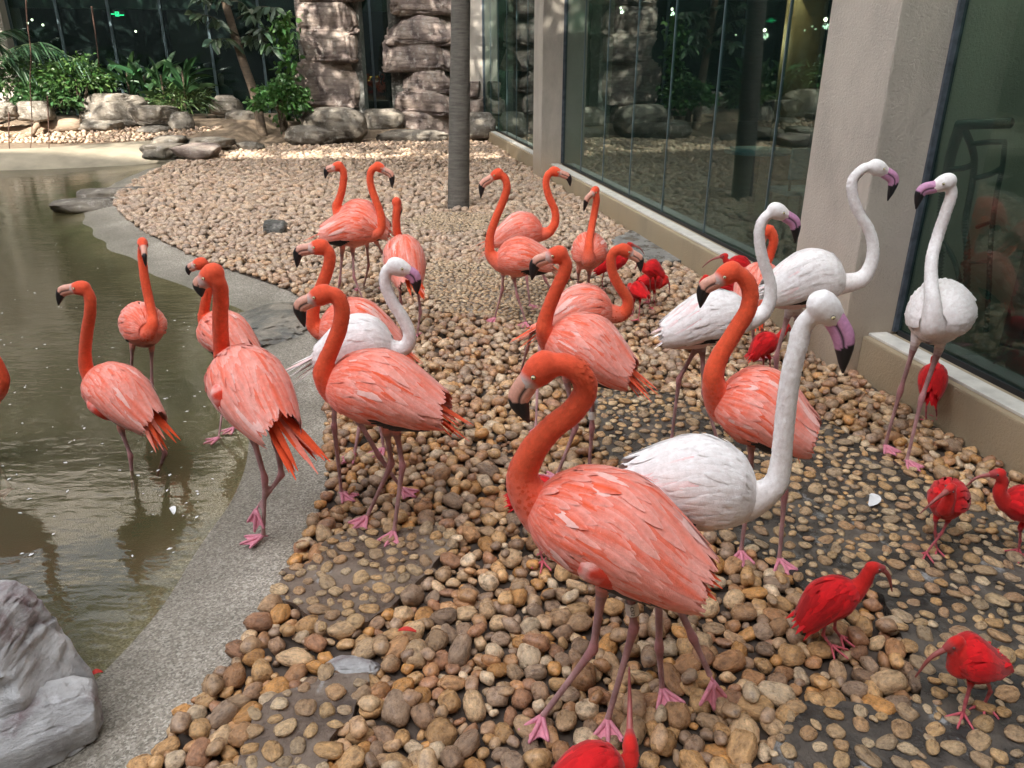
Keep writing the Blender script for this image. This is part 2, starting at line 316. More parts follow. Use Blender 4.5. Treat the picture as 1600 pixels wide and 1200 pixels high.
# ------------------------------------------------------------------ layout of ground, wall
def poly_in(poly, X, Y):
    X = np.asarray(X); Y = np.asarray(Y); ins = np.zeros(X.shape, bool); n = len(poly)
    for i in range(n):
        x0, y0 = poly[i]; x1, y1 = poly[(i+1) % n]
        if y0 == y1: continue
        c = ((y0 > Y) != (y1 > Y)) & (X < (x1-x0)*(Y-y0)/(y1-y0)+x0); ins ^= c
    return ins
def poly_dist(line, X, Y, closed=False):
    X = np.asarray(X, float); Y = np.asarray(Y, float); d = np.full(X.shape, 1e9); n = len(line)
    for i in range(n if closed else n-1):
        a = np.asarray(line[i]); b = np.asarray(line[(i+1) % n]); ab = b-a; L = ab@ab+1e-12
        t = np.clip(((X-a[0])*ab[0]+(Y-a[1])*ab[1])/L, 0, 1); d = np.minimum(d, np.hypot(X-a[0]-t*ab[0], Y-a[1]-t*ab[1]))
    return d
K0 = G(1560, 640, .22); K1 = G(905, 283, .22)
U = norm(np.array([*(K1-K0)[:2], 0])); N = np.array([-U[1], U[0], 0.0])      # along the kerb, away from camera; N into the court (left)
if N[0] > 0: N = -N
def W(s, off, z): return np.array([K0[0], K0[1], 0]) + U*s + N*off + np.array([0, 0, z])
def wall_s(px, py, off):     # where the pixel ray meets the vertical plane at offset off from the kerb's front
    r = ray(px, py); o = np.array([0, 0, EYE]); q = W(0, off, 0); t = np.dot(q-o, N)/np.dot(r, N); return np.dot(o+r*t-W(0, 0, 0), U)
edge_px = [(40, 1330), (120, 1265), (205, 1195), (300, 1085), (370, 1008), (425, 932), (468, 850), (492, 800), (509, 745), (511, 690), (508, 618), (503, 560), (488, 490), (473, 463), (440, 444), (350, 413), (290, 389), (232, 361), (192, 332), (181, 310), (205, 285), (262, 256)]
edge = catmull([G(x, y, 0)[:2] for x, y in edge_px], 120)
far_px = [(330, 239), (440, 224), (560, 216)]
far = [G(x, y, 0)[:2] for x, y in far_px]
wall_far = W(19.5, 0, 0)[:2]; wall_near = W(-4.2, 0, 0)[:2]
bed_poly = [tuple(p) for p in edge] + [tuple(p) for p in far] + [(-2.6, 21.6), tuple(wall_far), tuple(wall_near), (edge[0][0], wall_near[1])]
bed_poly = np.array(bed_poly)

# base sheet to the horizon
link('ground', mesh_np('ground', [(-400, -400, -.9), (400, -400, -.9), (400, 400, -.9), (-400, 400, -.9)], np.array([[0, 1, 2, 3]]), False), None, M['dirt'])['kind'] = 'structure'
def fill_poly(name, poly, z, m, parent=None):
    bm = bmesh.new(); vs_ = [bm.verts.new((x, y, z)) for x, y in poly]; f = bm.faces.new(vs_)
    if f.normal.z < 0: f.normal_flip()
    bmesh.ops.triangulate(bm, faces=bm.faces[:]); me = bpy.data.meshes.new(name); bm.to_mesh(me); bm.free()
    if me.polygons[0].normal.z < 0: me.flip_normals()
    return link(name, me, parent, m)
bed = fill_poly('pebble_bed', bed_poly, -.034, M['soil']); tag(bed, 'bed of loose rounded river pebbles', kind='structure')
# pond bank + bed: one height field
def bank_z(d): return np.interp(d, [-.06, 0, .5, 1.0, 1.6, 2.4, 4], [-.038, -.036, -.110, -.205, -.34, -.46, -.52])
ys = [.2]
while ys[-1] < 15.5: ys.append(ys[-1]+max(.02, .017*ys[-1]))
ys = np.array(ys); xs = np.concatenate([np.arange(-15, -8, .2), np.arange(-8, -4, .06), np.arange(-4, .12, .04)])
XX, YY = np.meshgrid(xs, ys); inb = poly_in(bed_poly, XX, YY); dd = poly_dist(edge, XX, YY); dd = np.where(inb, -dd, dd)
nzv = np.array([mnoise.noise(Vector((x*1.7, y*1.7, 0))) for x, y in zip(XX.ravel(), YY.ravel())]).reshape(XX.shape)
ZZ = bank_z(dd)+.012*nzv*np.clip(dd*3, 0, 1)
idx = np.arange(XX.size).reshape(XX.shape); q = np.stack([idx[:-1, :-1], idx[:-1, 1:], idx[1:, 1:], idx[1:, :-1]], -1).reshape(-1, 4)
keep = (dd.ravel()[q] > -.35).any(1)
link('pond_bank', mesh_np('pond_bank', np.stack([XX, YY, ZZ], -1).reshape(-1, 3), q[keep]), None, M['bank'])['kind'] = 'structure'
WZ = -.10
murk = 1-np.exp(-np.clip(WZ-ZZ, 0, 1)*4.6); keep = ((WZ-ZZ).ravel()[q] > -.02).any(1)
Vw = np.stack([XX, YY, np.full_like(XX, WZ)], -1).reshape(-1, 3)
link('pond_water', mesh_np('pond_water', Vw, q[keep], attrs={'murk': murk.ravel()}), None, M['water'])['kind'] = 'structure'
# far bank and plateau
top_px = [(-250, 243), (0, 238), (120, 232), (230, 224), (262, 226)]; low_px = [(-250, 276), (0, 272), (120, 268), (232, 262), (275, 254)]
tp = catmull([G(x, y, .12) for x, y in top_px], 40); lw = catmull([G(x, y, -.15) for x, y in low_px], 40)
rows = [lw + np.array([0, -.6, -.3])]
for f in np.linspace(0, 1, 9): rows.append(lw*(1-f)+tp*f + np.array([0, 0, .10*math.sin(f*math.pi)]))
rows.append(tp+np.array([0, .5, .02]))
A = np.array(rows); A[1:-1, :, 2] += np.array([[.03*mnoise.noise(Vector((p[0]*1.3, p[1]*3, 3))) for p in r] for r in A[1:-1]])
ii = np.arange(A.shape[0]*A.shape[1]).reshape(A.shape[:2]); qq = np.stack([ii[:-1, :-1], ii[:-1, 1:], ii[1:, 1:], ii[1:, :-1]], -1).reshape(-1, 4)
M['cream'] = simple('cream_concrete', (.27, .235, .175), .85, .25, 3, .5, .02)
link('far_bank', mesh_np('far_bank', A.reshape(-1, 3), qq), None, M['cream'])['kind'] = 'structure'
xs2 = np.linspace(-20, 1, 85); ys2 = np.linspace(14.6, 26, 46); X2, Y2 = np.meshgrid(xs2, ys2)
bx = np.interp(X2, [-20, tp[0][0], *tp[::4, 0], -6.3, -4.5, 1], [tp[0][1]]*2+[*tp[::4, 1]]+[15.6, 18.0, 22.0])
zplat = lambda y: .11+np.clip((y-17)*.17, 0, .33)
Z2 = np.where(Y2 > bx+.25, zplat(Y2), -.5)
Z2 = np.where((X2 > -6.0), np.clip((Y2-17.5)*.09, -.1, .3) + np.where(Y2 > bx, 0, -.5), Z2)
Z2 += .03*np.array([mnoise.noise(Vector((x*1.2, y*1.2, 1))) for x, y in zip(X2.ravel(), Y2.ravel())]).reshape(X2.shape)
i2 = np.arange(X2.size).reshape(X2.shape); q2 = np.stack([i2[:-1, :-1], i2[:-1, 1:], i2[1:, 1:], i2[1:, :-1]], -1).reshape(-1, 4)
link('planting_ground', mesh_np('planting_ground', np.stack([X2, Y2, Z2], -1).reshape(-1, 3), q2), None, M['dirt'])['kind'] = 'structure'

# ------------------------------------------------------------------ mortar slabs with embedded stones
S_px = {'S1': [(424, 936), (440, 892), (480, 880), (516, 838), (560, 828), (640, 826), (690, 815), (715, 845), (640, 920), (592, 962), (556, 980), (508, 984), (460, 946)],
        'S2': [(480, 1072), (504, 1052), (576, 1052), (568, 1080), (548, 1124), (520, 1156), (500, 1210), (365, 1215), (384, 1160), (400, 1120), (432, 1088)],
        'S3': [(905, 612), (960, 592), (1040, 612), (1110, 642), (1200, 642), (1282, 650), (1345, 692), (1425, 737), (1480, 767), (1550, 802), (1640, 840), (1760, 930), (1800, 1240), (1185, 1250), (1215, 1160), (1245, 1100), (1320, 1095), (1390, 1112), (1437, 1090), (1425, 1015), (1380, 932), (1320, 902), (1260, 925), (1220, 890), (1130, 842), (1050, 800), (980, 746), (930, 700)],
        'S4': [(650, 432), (690, 407), (760, 412), (850, 440), (900, 480), (840, 507), (760, 497), (690, 487)],
        'S5': [(625, 348), (680, 331), (790, 336), (772, 358), (690, 364)]}
S_lab = {'S1': 'broken brown mortar slab with yellow pebbles beside the pond edge', 'S2': 'small broken mortar slab with scattered pebbles below the pond beach',
         'S3': 'large wet dark mortar slab with embedded pebbles under the red ibises', 'S4': 'mortar patch of tightly set small pebbles behind the white flamingo neck', 'S5': 'round mortar patch of small pebbles at the foot of the tree'}
slabs = {}
def rough_poly(px, z, seed, amp):
    p = [G(x, y, z)[:2] for x, y in px]; out = []; n = len(p); r = random.Random(seed)
    for i in range(n):
        a, b = p[i], p[(i+1) % n]; L = np.linalg.norm(b-a); k = max(2, int(L/.05)); nn = np.array([-(b-a)[1], (b-a)[0]])/(L+1e-9)
        for j in range(k): out.append(a+(b-a)*j/k+nn*r.uniform(-amp, amp))
    return np.array(out)
def prism(name, poly, z0, z1, m, parent=None):
    bm = bmesh.new(); f = bm.faces.new([bm.verts.new((x, y, z1)) for x, y in poly]); bm.normal_update()
    if f.normal.z < 0: f.normal_flip()
    r = bmesh.ops.extrude_face_region(bm, geom=[f]); vv = [g for g in r['geom'] if isinstance(g, bmesh.types.BMVert)]
    for v in vv: v.co.z = z0
    bmesh.ops.recalc_face_normals(bm, faces=bm.faces[:]); bmesh.ops.triangulate(bm, faces=[f_ for f_ in bm.faces if len(f_.verts) > 4])
    me = bpy.data.meshes.new(name); bm.to_mesh(me); bm.free(); return link(name, me, parent, m)
SZ = .004
for k, px in S_px.items():
    pl = rough_poly(px, 0, hash(k) % 99 if False else ord(k[1]), .012 if k != 'S4' else .02)
    o = prism('mortar_slab', pl, -.05, SZ, M['mortar' if k == 'S3' else 'mortar_brown']); tag(o, S_lab[k], kind='structure'); slabs[k] = (pl, o)
cem = rough_poly([(956, 377), (985, 362), (1018, 362), (1062, 386), (1078, 408), (1020, 413), (966, 397)], 0, 5, .03)
tag(prism('cement_patch', cem, -.05, .012, M['cement']), 'grey cement patch by the kerb', kind='structure')
cem2 = rough_poly([(500, 1040), (512, 1010), (560, 1012), (600, 1030), (590, 1050), (540, 1058)], 0, 9, .01)
CL = G(548, 1035, 0)

# ------------------------------------------------------------------ pebbles
def cubesphere(n):
    V = []; F = []
    for ax in range(3):
        for sg in (-1, 1):
            b = len(V); t = np.linspace(-1, 1, n+1)
            for i in range(n+1):
                for j in range(n+1):
                    p = [0, 0, 0]; p[ax] = sg; p[(ax+1) % 3] = math.tan(t[i]*math.pi/4); p[(ax+2) % 3] = math.tan(t[j]*math.pi/4)*sg; V.append(p)
            for i in range(n):
                for j in range(n):
                    a = b+i*(n+1)+j; F.append((a, a+n+1, a+n+2, a+1))
    V = np.array(V, float); V /= np.linalg.norm(V, axis=1)[:, None]
    key = {}; remap = []; W_ = []
    for v in V:
        k = tuple(np.round(v, 4))
        if k not in key: key[k] = len(W_); W_.append(v)
        remap.append(key[k])
    return np.array(W_), np.array(remap)[np.array(F)]
def pebble_shape(n, seed):
    V, F = cubesphere(n); r = random.Random(seed); off = Vector((seed*7.3, seed*1.7, 0)); e = r.uniform(.78, 1.0)
    d = np.array([1+.30*mnoise.noise(Vector(v)*1.1+off)+.11*mnoise.noise(Vector(v)*2.4+off) for v in V])
    V = np.sign(V)*np.abs(V)**e*d[:, None]; return V, F
PS = {n: [pebble_shape(n, s) for s in range(10)] for n in (4, 2)}
IV = None
def ico():
    bm = bmesh.new(); bmesh.ops.create_icosphere(bm, subdivisions=1, radius=1); V = np.array([v.co[:] for v in bm.verts]); F = np.array([[v.index for v in f.verts] for f in bm.faces]); bm.free(); return V, F
ICO = ico()
pal = np.array([(.36, .215, .115), (.42, .225, .075), (.27, .18, .125), (.48, .36, .24), (.28, .15, .09), (.33, .235, .155), (.43, .285, .15), (.22, .155, .115), (.50, .42, .33), (.33, .18, .09), (.37, .255, .165), (.28, .21, .165), (.40, .25, .12)])
def throw(poly, classes, spacing, box, tries, bad=None, seedcells=None):
    """dart throwing, big stones first; returns list of (x, y, r)"""
    cell = .06; grid = {} if seedcells is None else seedcells; out = []
    for r, cnt in classes:
        X = rng.uniform(box[0], box[1], cnt); Y = rng.uniform(box[2], box[3], cnt); ok = poly_in(poly, X, Y)
        if bad is not None: ok &= ~bad(X, Y)
        X = X[ok]; Y = Y[ok]; rr = r*rng.uniform(.85, 1.18, len(X))
        for x, y, q in zip(X, Y, rr):
            cx, cy = int(x//cell), int(y//cell); hit = False
            for a in (-2, -1, 0, 1, 2):
                for b in (-2, -1, 0, 1, 2):
                    for (x2, y2, q2) in grid.get((cx+a, cy+b), ()):
                        if (x-x2)**2+(y-y2)**2 < ((q+q2)*spacing)**2: hit = True; break
                    if hit: break
                if hit: break
            if not hit: grid.setdefault((cx, cy), []).append((x, y, q)); out.append((x, y, q))
    return out
def rotm(yaw, tx, ty):
    n = len(yaw); c, s = np.cos(yaw), np.sin(yaw); Rz = np.zeros((n, 3, 3)); Rz[:, 0, 0] = c; Rz[:, 0, 1] = -s; Rz[:, 1, 0] = s; Rz[:, 1, 1] = c; Rz[:, 2, 2] = 1
    c, s = np.cos(tx), np.sin(tx); Rx = np.zeros((n, 3, 3)); Rx[:, 0, 0] = 1; Rx[:, 1, 1] = c; Rx[:, 1, 2] = -s; Rx[:, 2, 1] = s; Rx[:, 2, 2] = c
    c, s = np.cos(ty), np.sin(ty); Ry = np.zeros((n, 3, 3)); Ry[:, 1, 1] = 1; Ry[:, 0, 0] = c; Ry[:, 0, 2] = s; Ry[:, 2, 0] = -s; Ry[:, 2, 2] = c
    return Rz @ Rx @ Ry
def in_view(x, y, z=0):
    d = np.stack([x, y, np.full_like(x, z-EYE)], -1); f = d[:, 1]*CP - d[:, 2]*SP*1.0; up = d[:, 1]*SP + d[:, 2]*CP
    f = d[:, 1]*CP + (-d[:, 2])*SP; up = d[:, 2]*CP + d[:, 1]*SP
    return (f > .2) & (np.abs(d[:, 0]/f*FPX) < 815) & (np.abs(up/f*FPX) < 620), f
_pm = {}
def pebble_meshes(m):
    if m.name not in _pm:
        l = []
        for V, F in PS[4]:
            me = mesh_np('pebble', V, F); me.materials.append(m); l.append(me)
        _pm[m.name] = l
    return _pm[m.name]
def lay(stones, parent, single, mass_name, zfun, flat, tilt, matr, dustY=True, pale=0.0, bury=0.0):
    S = np.array(stones); n = len(S); x, y, r = S.T
    yaw = rng.uniform(0, math.pi, n); a = r*rng.uniform(1.02, 1.4, n); b = r*rng.uniform(.82, 1.05, n); c = r*rng.uniform(*flat, n)
    Rm = rotm(yaw, rng.normal(0, tilt, n), rng.normal(0, tilt, n)); z = zfun(x, y, c)
    col = pal[rng.integers(0, len(pal), n)]*rng.uniform(.85, 1.4, n)[:, None]*np.array([1.10, 1.0, .86]); col = col*.94+.06*np.array([.55, .48, .40])
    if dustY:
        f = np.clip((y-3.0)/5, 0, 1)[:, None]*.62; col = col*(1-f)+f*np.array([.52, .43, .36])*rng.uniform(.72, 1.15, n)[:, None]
    if pale: col = col*(1-pale)+pale*np.array([.5, .4, .24])
    vis, depth = in_view(x, y); size = np.where(vis, r/np.maximum(depth, .1), 0); order = np.argsort(-size); ones = set(order[:single].tolist())
    mlist = pebble_meshes(M['pebble_obj'])
    from mathutils import Matrix
    mb = MB()
    for i in range(n):
        if i in ones and vis[i]:
            o = bpy.data.objects.new('pebble', mlist[i % 10]); COL.objects.link(o); o.parent = parent
            mm = Matrix(Rm[i].tolist()).to_4x4(); mm.translation = (x[i], y[i], z[i]); o.matrix_world = mm @ Matrix.Diagonal((a[i], b[i], c[i], 1)); o.color = (*col[i], 1); continue
        if size[i] == 0 and (y[i] < .2): continue
        V, F = PS[4][i % 10] if depth[i] < 2.75 and vis[i] else (PS[2][i % 10] if depth[i] < 12.5 else ICO)
        mb.add((V*np.array([a[i], b[i], c[i]]))@Rm[i].T+np.array([x[i], y[i], z[i]]), F, col[i])
    if not mb.V: return None
    o = mb.build(mass_name, matr, parent); o['kind'] = 'stuff'; return o
def on_slab(X, Y):
    r = np.zeros(len(X), bool)
    for pl, _ in slabs.values(): r |= poly_in(pl, X, Y)
    return r | poly_in(cem, X, Y) | poly_in(cem2, X, Y)
def W_in(X, Y): return (X-K0[0])*N[0]+(Y-K0[1])*N[1]
grid = {}
cls_near = [(.036, 1500), (.030, 6000), (.025, 12000), (.020, 18000), (.014, 18000)]
near_st = throw(bed_poly, cls_near, .80, (-2.6, 3.0, .75, 4.6), 1, lambda X, Y: on_slab(X, Y) | (W_in(X, Y) < .03), grid)
mid_st = throw(bed_poly, [(.038, 4000), (.032, 12000), (.027, 20000), (.021, 18000)], .80, (-5.2, 2.3, 4.6, 9.5), 1, lambda X, Y: on_slab(X, Y) | (W_in(X, Y) < .03), grid)
far_st = throw(bed_poly, [(.050, 16000), (.040, 30000), (.03, 22000)], .80, (-8.2, 1.5, 9.5, 21.5), 1, lambda X, Y: on_slab(X, Y) | (W_in(X, Y) < .03), {})
# a second, looser layer lying on the first
top_st = throw(bed_poly, [(.030, 500), (.023, 1800)], 1.3, (-2.6, 3.0, .75, 6.0), 1, lambda X, Y: on_slab(X, Y) | (W_in(X, Y) < .05), {})
zf = lambda x, y, c: -.034+c*.9+rng.uniform(-.004, .012, len(x))
big = near_st+mid_st
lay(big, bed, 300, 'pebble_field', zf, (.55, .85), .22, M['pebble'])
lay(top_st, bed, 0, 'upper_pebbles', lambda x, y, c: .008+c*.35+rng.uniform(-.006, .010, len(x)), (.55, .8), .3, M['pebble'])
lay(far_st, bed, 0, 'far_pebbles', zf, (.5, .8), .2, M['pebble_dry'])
for k, (pl, o) in slabs.items():
    bx_ = (pl[:, 0].min(), pl[:, 0].max(), pl[:, 1].min(), pl[:, 1].max()); ar = (bx_[1]-bx_[0])*(bx_[3]-bx_[2]); f = ar
    if k in ('S4', 'S5'): st = throw(pl, [(.02, int(2600*f)), (.016, int(3000*f))], .92, bx_, 1, None, {})
    else: st = throw(pl, [(.026, int(110*f)), (.021, int(600*f)), (.016, int(900*f)), (.011, int(600*f))], 1.10, bx_, 1, lambda X, Y: W_in(X, Y) < .05, {})
    lay(st, o, {'S3': 300, 'S1': 110, 'S2': 80}.get(k, 0), 'embedded_pebbles', lambda x, y, c: SZ+c*.15+rng.uniform(-.003, .004, len(x)), (.4, .6), .1, M['pebble'], k in ('S4', 'S5'), .35)
# pebbles on the far bank plateau
plat = [(-15, 16.6), (-9, 16.9), (-7.2, 17.3), (-6.4, 18.2), (-15, 18.4)]
pst = throw(np.array(plat), [(.05, 3000), (.04, 4000)], .85, (-15, -5, 16.5, 18.5), 1, None, {})
far_p = lay(pst, bpy.data.objects['planting_ground'], 0, 'far_bank_pebbles', lambda x, y, c: zplat(y)+.02, (.5, .8), .2, M['pebble_dry'])

# ------------------------------------------------------------------ rocks
def rock(name, c, h, seed, m, parent=None, n=14, e=.5, amp=.12, strata=.05, yaw=0, freq=1.3, cuts=9):
    V, F = cubesphere(n); V = np.sign(V)*np.abs(V)**e; V /= np.abs(V).max(); r = random.Random(seed); off = Vector((seed*3.1, seed*5.7, seed*.9)); out = []
    pl = []
    for _ in range(cuts):
        a = r.uniform(0, 2*math.pi); z = r.uniform(-.35, .8); q = math.sqrt(1-z*z); pl.append((Vector((math.cos(a)*q, math.sin(a)*q, z)), r.uniform(.80, 1.12)))
    hs = sum(h)/3
    for v in V:
        p = Vector(v)
        for nn, dd_ in pl:
            k = p.dot(nn)-dd_
            if k > 0: p -= nn*k*.95
        wp = Vector((p[0]*h[0], p[1]*h[1], p[2]*h[2]))*(freq/hs)+off
        n1 = mnoise.noise(wp); n2 = mnoise.noise(wp*2.3+Vector((9, 0, 0))); n3 = mnoise.noise(wp*5.3)
        d = amp*(.8*n1+.45*(1-2*abs(n2))-.2+.22*n3)
        lay_ = (p[2]*h[2]/hs*2.1+.55*n1+.15*n2); fr_ = lay_-math.floor(lay_)
        d += strata*(fr_**1.5-.5)-strata*1.3*math.exp(-(fr_/.07)**2)
        ck = mnoise.noise(wp*1.15+Vector((0, 31, 0))); d -= amp*.55*math.exp(-(ck/.035)**2)
        out.append((p[0]*h[0]*(1+d), p[1]*h[1]*(1+d), p[2]*h[2]*(1+d*.55)))
    V = np.array(out); cy, sy = math.cos(yaw), math.sin(yaw); V = np.stack([V[:, 0]*cy-V[:, 1]*sy, V[:, 0]*sy+V[:, 1]*cy, V[:, 2]], -1)
    o = link(name, mesh_np(name, V, F), None, m); o.location = c
    if parent is not None:
        o.parent = parent; o.location = np.asarray(c)-np.asarray(parent.location)
    return o
def rock_px(name, x0, y0, x1, y1, Y, seed, m, label, depth=.6, parent=None, z0=None, group=None, **kw):
    """rock whose front outline spans the given picture box when it stands at distance Y"""
    a = P(x0, y1, Y); b = P(x1, y0, Y); hx = abs(b[0]-a[0])/2; hz = abs(b[2]-a[2])/2; o = rock(name, ((a[0]+b[0])/2, Y+hx*depth*.4, (a[2]+b[2])/2), (hx, hx*depth, hz), seed, m, parent, **kw)
    if parent is None: tag(o, label, 'rock', group)
    return o
# near boulder, two pieces split by a crack
o = rock('boulder', G(10, 1075, 0)+np.array([-.165, .03, .01]), (.40, .30, .30), 4, M['rock_near'], n=56, e=.42, amp=.07, strata=.016, yaw=-.3, freq=2.2, cuts=26)
tag(o, 'large purple grey boulder at the edge of the pond beach', 'boulder')
o = rock('rock_slab', G(60, 1160, 0)+np.array([-.16, -.02, -.0]), (.30, .10, .085), 6, M['rock_near'], n=30, e=.4, amp=.07, strata=.02, yaw=.55, cuts=8)
tag(o, 'wedge shaped rock slab split off below the large grey boulder', 'rock')
c_ = G(428, 510, -.10); o = rock('flat_rock', c_, (.36, .45, .10), 12, M['rock_wet'], n=34, e=.75, amp=.16, strata=.008, yaw=.3, freq=2.2); tag(o, 'flat wet dark rock lying across the pond bank', 'rock')
for (x, y, hx, hy, sd, lb) in [(135, 322, .42, .22, 21, 'flat brown stone lying at the tip of the concrete bank'), (180, 303, .5, .22, 22, 'pale flat stone beside pebbles at the water edge')]:
    tag(rock('flat_rock', G(x, y, -.05), (hx, hy, .09), sd, M['rock_grey'], n=10, amp=.12, yaw=.35), lb, 'rock')
tag(rock('cement_lump', CL+np.array([0, 0, -.025]), (.085, .045, .035), 8, M['rock_near'], n=16, e=.6, amp=.2, freq=2), 'small rough grey cement lump between two mortar slabs', 'cement lump')
o = rock('stone', G(430, 362, 0)+np.array([0, 0, .04]), (.13, .10, .085), 31, M['rock_dark'], n=10, amp=.14, cuts=5); tag(o, 'dark square stone lying alone on pale pebbles', 'stone')
# rocks around the far bank
rock_px('rock', 128, 146, 218, 198, 18.3, 41, M['rock_grey'], 'layered grey boulder under the shrubs behind the log', .7, strata=.10)
rock_px('rock', 205, 165, 268, 196, 18.0, 42, M['rock_grey'], 'low brown rock beside the layered boulder', .7, strata=.08)
rock_px('rock', 265, 175, 300, 205, 18.1, 49, M['rock_grey'], 'sloping stone between the low brown rock and dirt path', .9)
rock_px('rock', 328, 149, 375, 180, 19.6, 43, M['rock_grey'], 'rounded grey rock on a flat ledge beside the leaning tree', .7)
rock_px('rock', 350, 172, 402, 193, 19.2, 44, M['rock_grey'], 'flat pale ledge rock under the rounded grey rock', .8)
rock_px('rock', 125, 186, 190, 208, 18.0, 45, M['rock_grey'], 'flat stone next to the end of the log', .8)
rock_px('rock', 215, 196, 262, 208, 17.8, 46, M['rock_grey'], 'thin flat stone on the dirt in front of layered boulders', .8)
rock_px('rock', 26, 158, 75, 190, 17.6, 47, M['rock_grey'], 'shaded boulder behind the log under green shrubs', .8)
rock_px('rock', -30, 160, 22, 188, 17.4, 48, M['rock_grey'], 'shaded boulder beside the palm behind the log', .8)
rock_px('rock', 226, 226, 278, 250, 14.9, 51, M['rock_grey'], 'dark craggy stepping stone at the end of the water', 1.0, amp=.22)
rock_px('rock', 268, 226, 335, 250, 14.9, 52, M['rock_col'], 'pinkish flat stepping stone beside the pebble bed', 1.0)
rock_px('rock', 238, 213, 285, 228, 15.9, 53, M['rock_grey'], 'pale round stepping stone behind the craggy stone', 1.0)
rock_px('rock', 280, 215, 362, 231, 16.3, 54, M['rock_grey'], 'long flat stone bordering the dirt path', .6)
rock_px('rock', 370, 222, 410, 236, 16.6, 55, M['rock_grey'], 'small flat stone at the edge of the pebble field', .8)
rock_px('boulder', 470, 168, 568, 226, 18.0, 61, M['rock_grey'], 'tall pale weathered boulder before the vine covered rock column', .7, n=16, e=.7, amp=.12, strata=.05)
rock_px('boulder', 446, 196, 520, 228, 17.6, 62, M['rock_grey'], 'low pale boulder in front of the tall weathered one', .7, n=14, e=.65, strata=.04)
rock_px('rock', 564, 170, 630, 205, 19.6, 63, M['rock_grey'], 'brown ledge rock in the dark gap between columns', .7, strata=.08)
rock_px('rock', 586, 204, 705, 225, 18.6, 64, M['rock_grey'], 'long flat pale rock at the foot of the pinkish column', .5)
rock_px('rock', 727, 176, 774, 217, 18.4, 65, M['rock_grey'], 'square pale rock between the tree and the corner pillar', .9)
# rock columns
def column(label, Y, blocks, m, seed):
    xs_ = [b[0] for b in blocks]+[b[2] for b in blocks]; c0 = P(sum(xs_)/len(xs_), 215, Y); e = empty('rock_column', (c0[0], Y+.4, 0)); tag(e, label, 'rock column')
    xm = (min(b[0] for b in blocks), max(b[2] for b in blocks)); a = P(xm[0]+14 if len(blocks) > 2 else xm[0]+5, 214, Y); b = P(xm[1]-14 if len(blocks) > 2 else xm[1]-5, min(q[1] for q in blocks)+10, Y)
    obox('column_core', (a[0], Y+.25, -.1), (b[0]-a[0], 0, 0), (0, .5, 0), (0, 0, b[2]+.1), M['rock_dark'], e)
    for i, (x0, y0, x1, y1) in enumerate(blocks):
        a = P(x0, y1, Y); b = P(x1, y0, Y); hx = (b[0]-a[0])/2; hz = (b[2]-a[2])/2
        rock('rock_block', ((a[0]+b[0])/2, Y+.45, (a[2]+b[2])/2), (hx*1.06, .62, hz*1.10), seed+i, m, e, n=26, e=.22, amp=.085, strata=.045, freq=1.6, cuts=8)
column('stacked purple brown rock column behind the pale weathered boulder', 19.6, [(466, -190, 552, -95), (462, -96, 556, -2), (468, -4, 553, 50), (467, 47, 551, 97), (466, 95, 557, 166), (490, 163, 545, 215)], M['rock_col'], 70)
column('stacked pinkish rock column between the tree trunk and a dark glass gap', 19.8, [(606, -180, 710, -80), (612, -82, 712, 20), (604, 17, 710, 70), (600, 55, 702, 110), (690, 68, 716, 110), (622, 108, 708, 145), (618, 137, 706, 179), (628, 176, 708, 217)], M['rock_col'], 90)
column('short broken rock stack behind the tree beside the corner pillar', 20.3, [(728, 128, 752, 152), (726, 150, 754, 180)], M['rock_col'], 110)

# ------------------------------------------------------------------ glass walls, pillars, kerb, rooms
KH = .22; GO = -.215; GH = 3.9; SEND = 19.3
def wallbox(name, s0, s1, o0, o1, z0, z1, m, parent=None, bevel=0):
    return obox(name, W(s0, o0, z0), U*(s1-s0), N*(o1-o0), np.array([0, 0, z1-z0]), m, parent, bevel)
p_s = [(wall_s(1410, 0, .125), wall_s(1300, 0, .125)), (wall_s(849, 0, .125), wall_s(835, 0, .125))]
gap = p_s[1][0]-p_s[0][0]; p_s.append((p_s[1][0]+gap, p_s[1][0]+gap+.66)); p_s.insert(0, (p_s[0][0]-gap, p_s[0][0]-gap+.66))
for (a, b), lb in zip(p_s, ['plain beige stucco pillar beyond the wet slab', 'broad beige stucco pillar behind the white flamingos', 'beige stucco pillar at the middle of the glass wall', 'beige corner pillar beside the rock columns']):
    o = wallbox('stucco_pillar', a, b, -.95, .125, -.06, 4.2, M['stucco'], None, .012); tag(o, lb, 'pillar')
bays = [(p_s[0][1], p_s[1][0], 'low stucco kerb with white sill under the glass beside the red ibis'), (p_s[1][1], p_s[2][0], 'long stucco kerb with white sill between the two beige pillars'), (p_s[2][1], min(SEND, p_s[3][0]), 'far kerb with white sill beyond the second pillar')]
glab = ['green tinted glass wall with a rope frame behind it', 'green tinted glass wall reflecting the rocks between two beige pillars', 'green tinted glass wall beyond the second beige pillar']
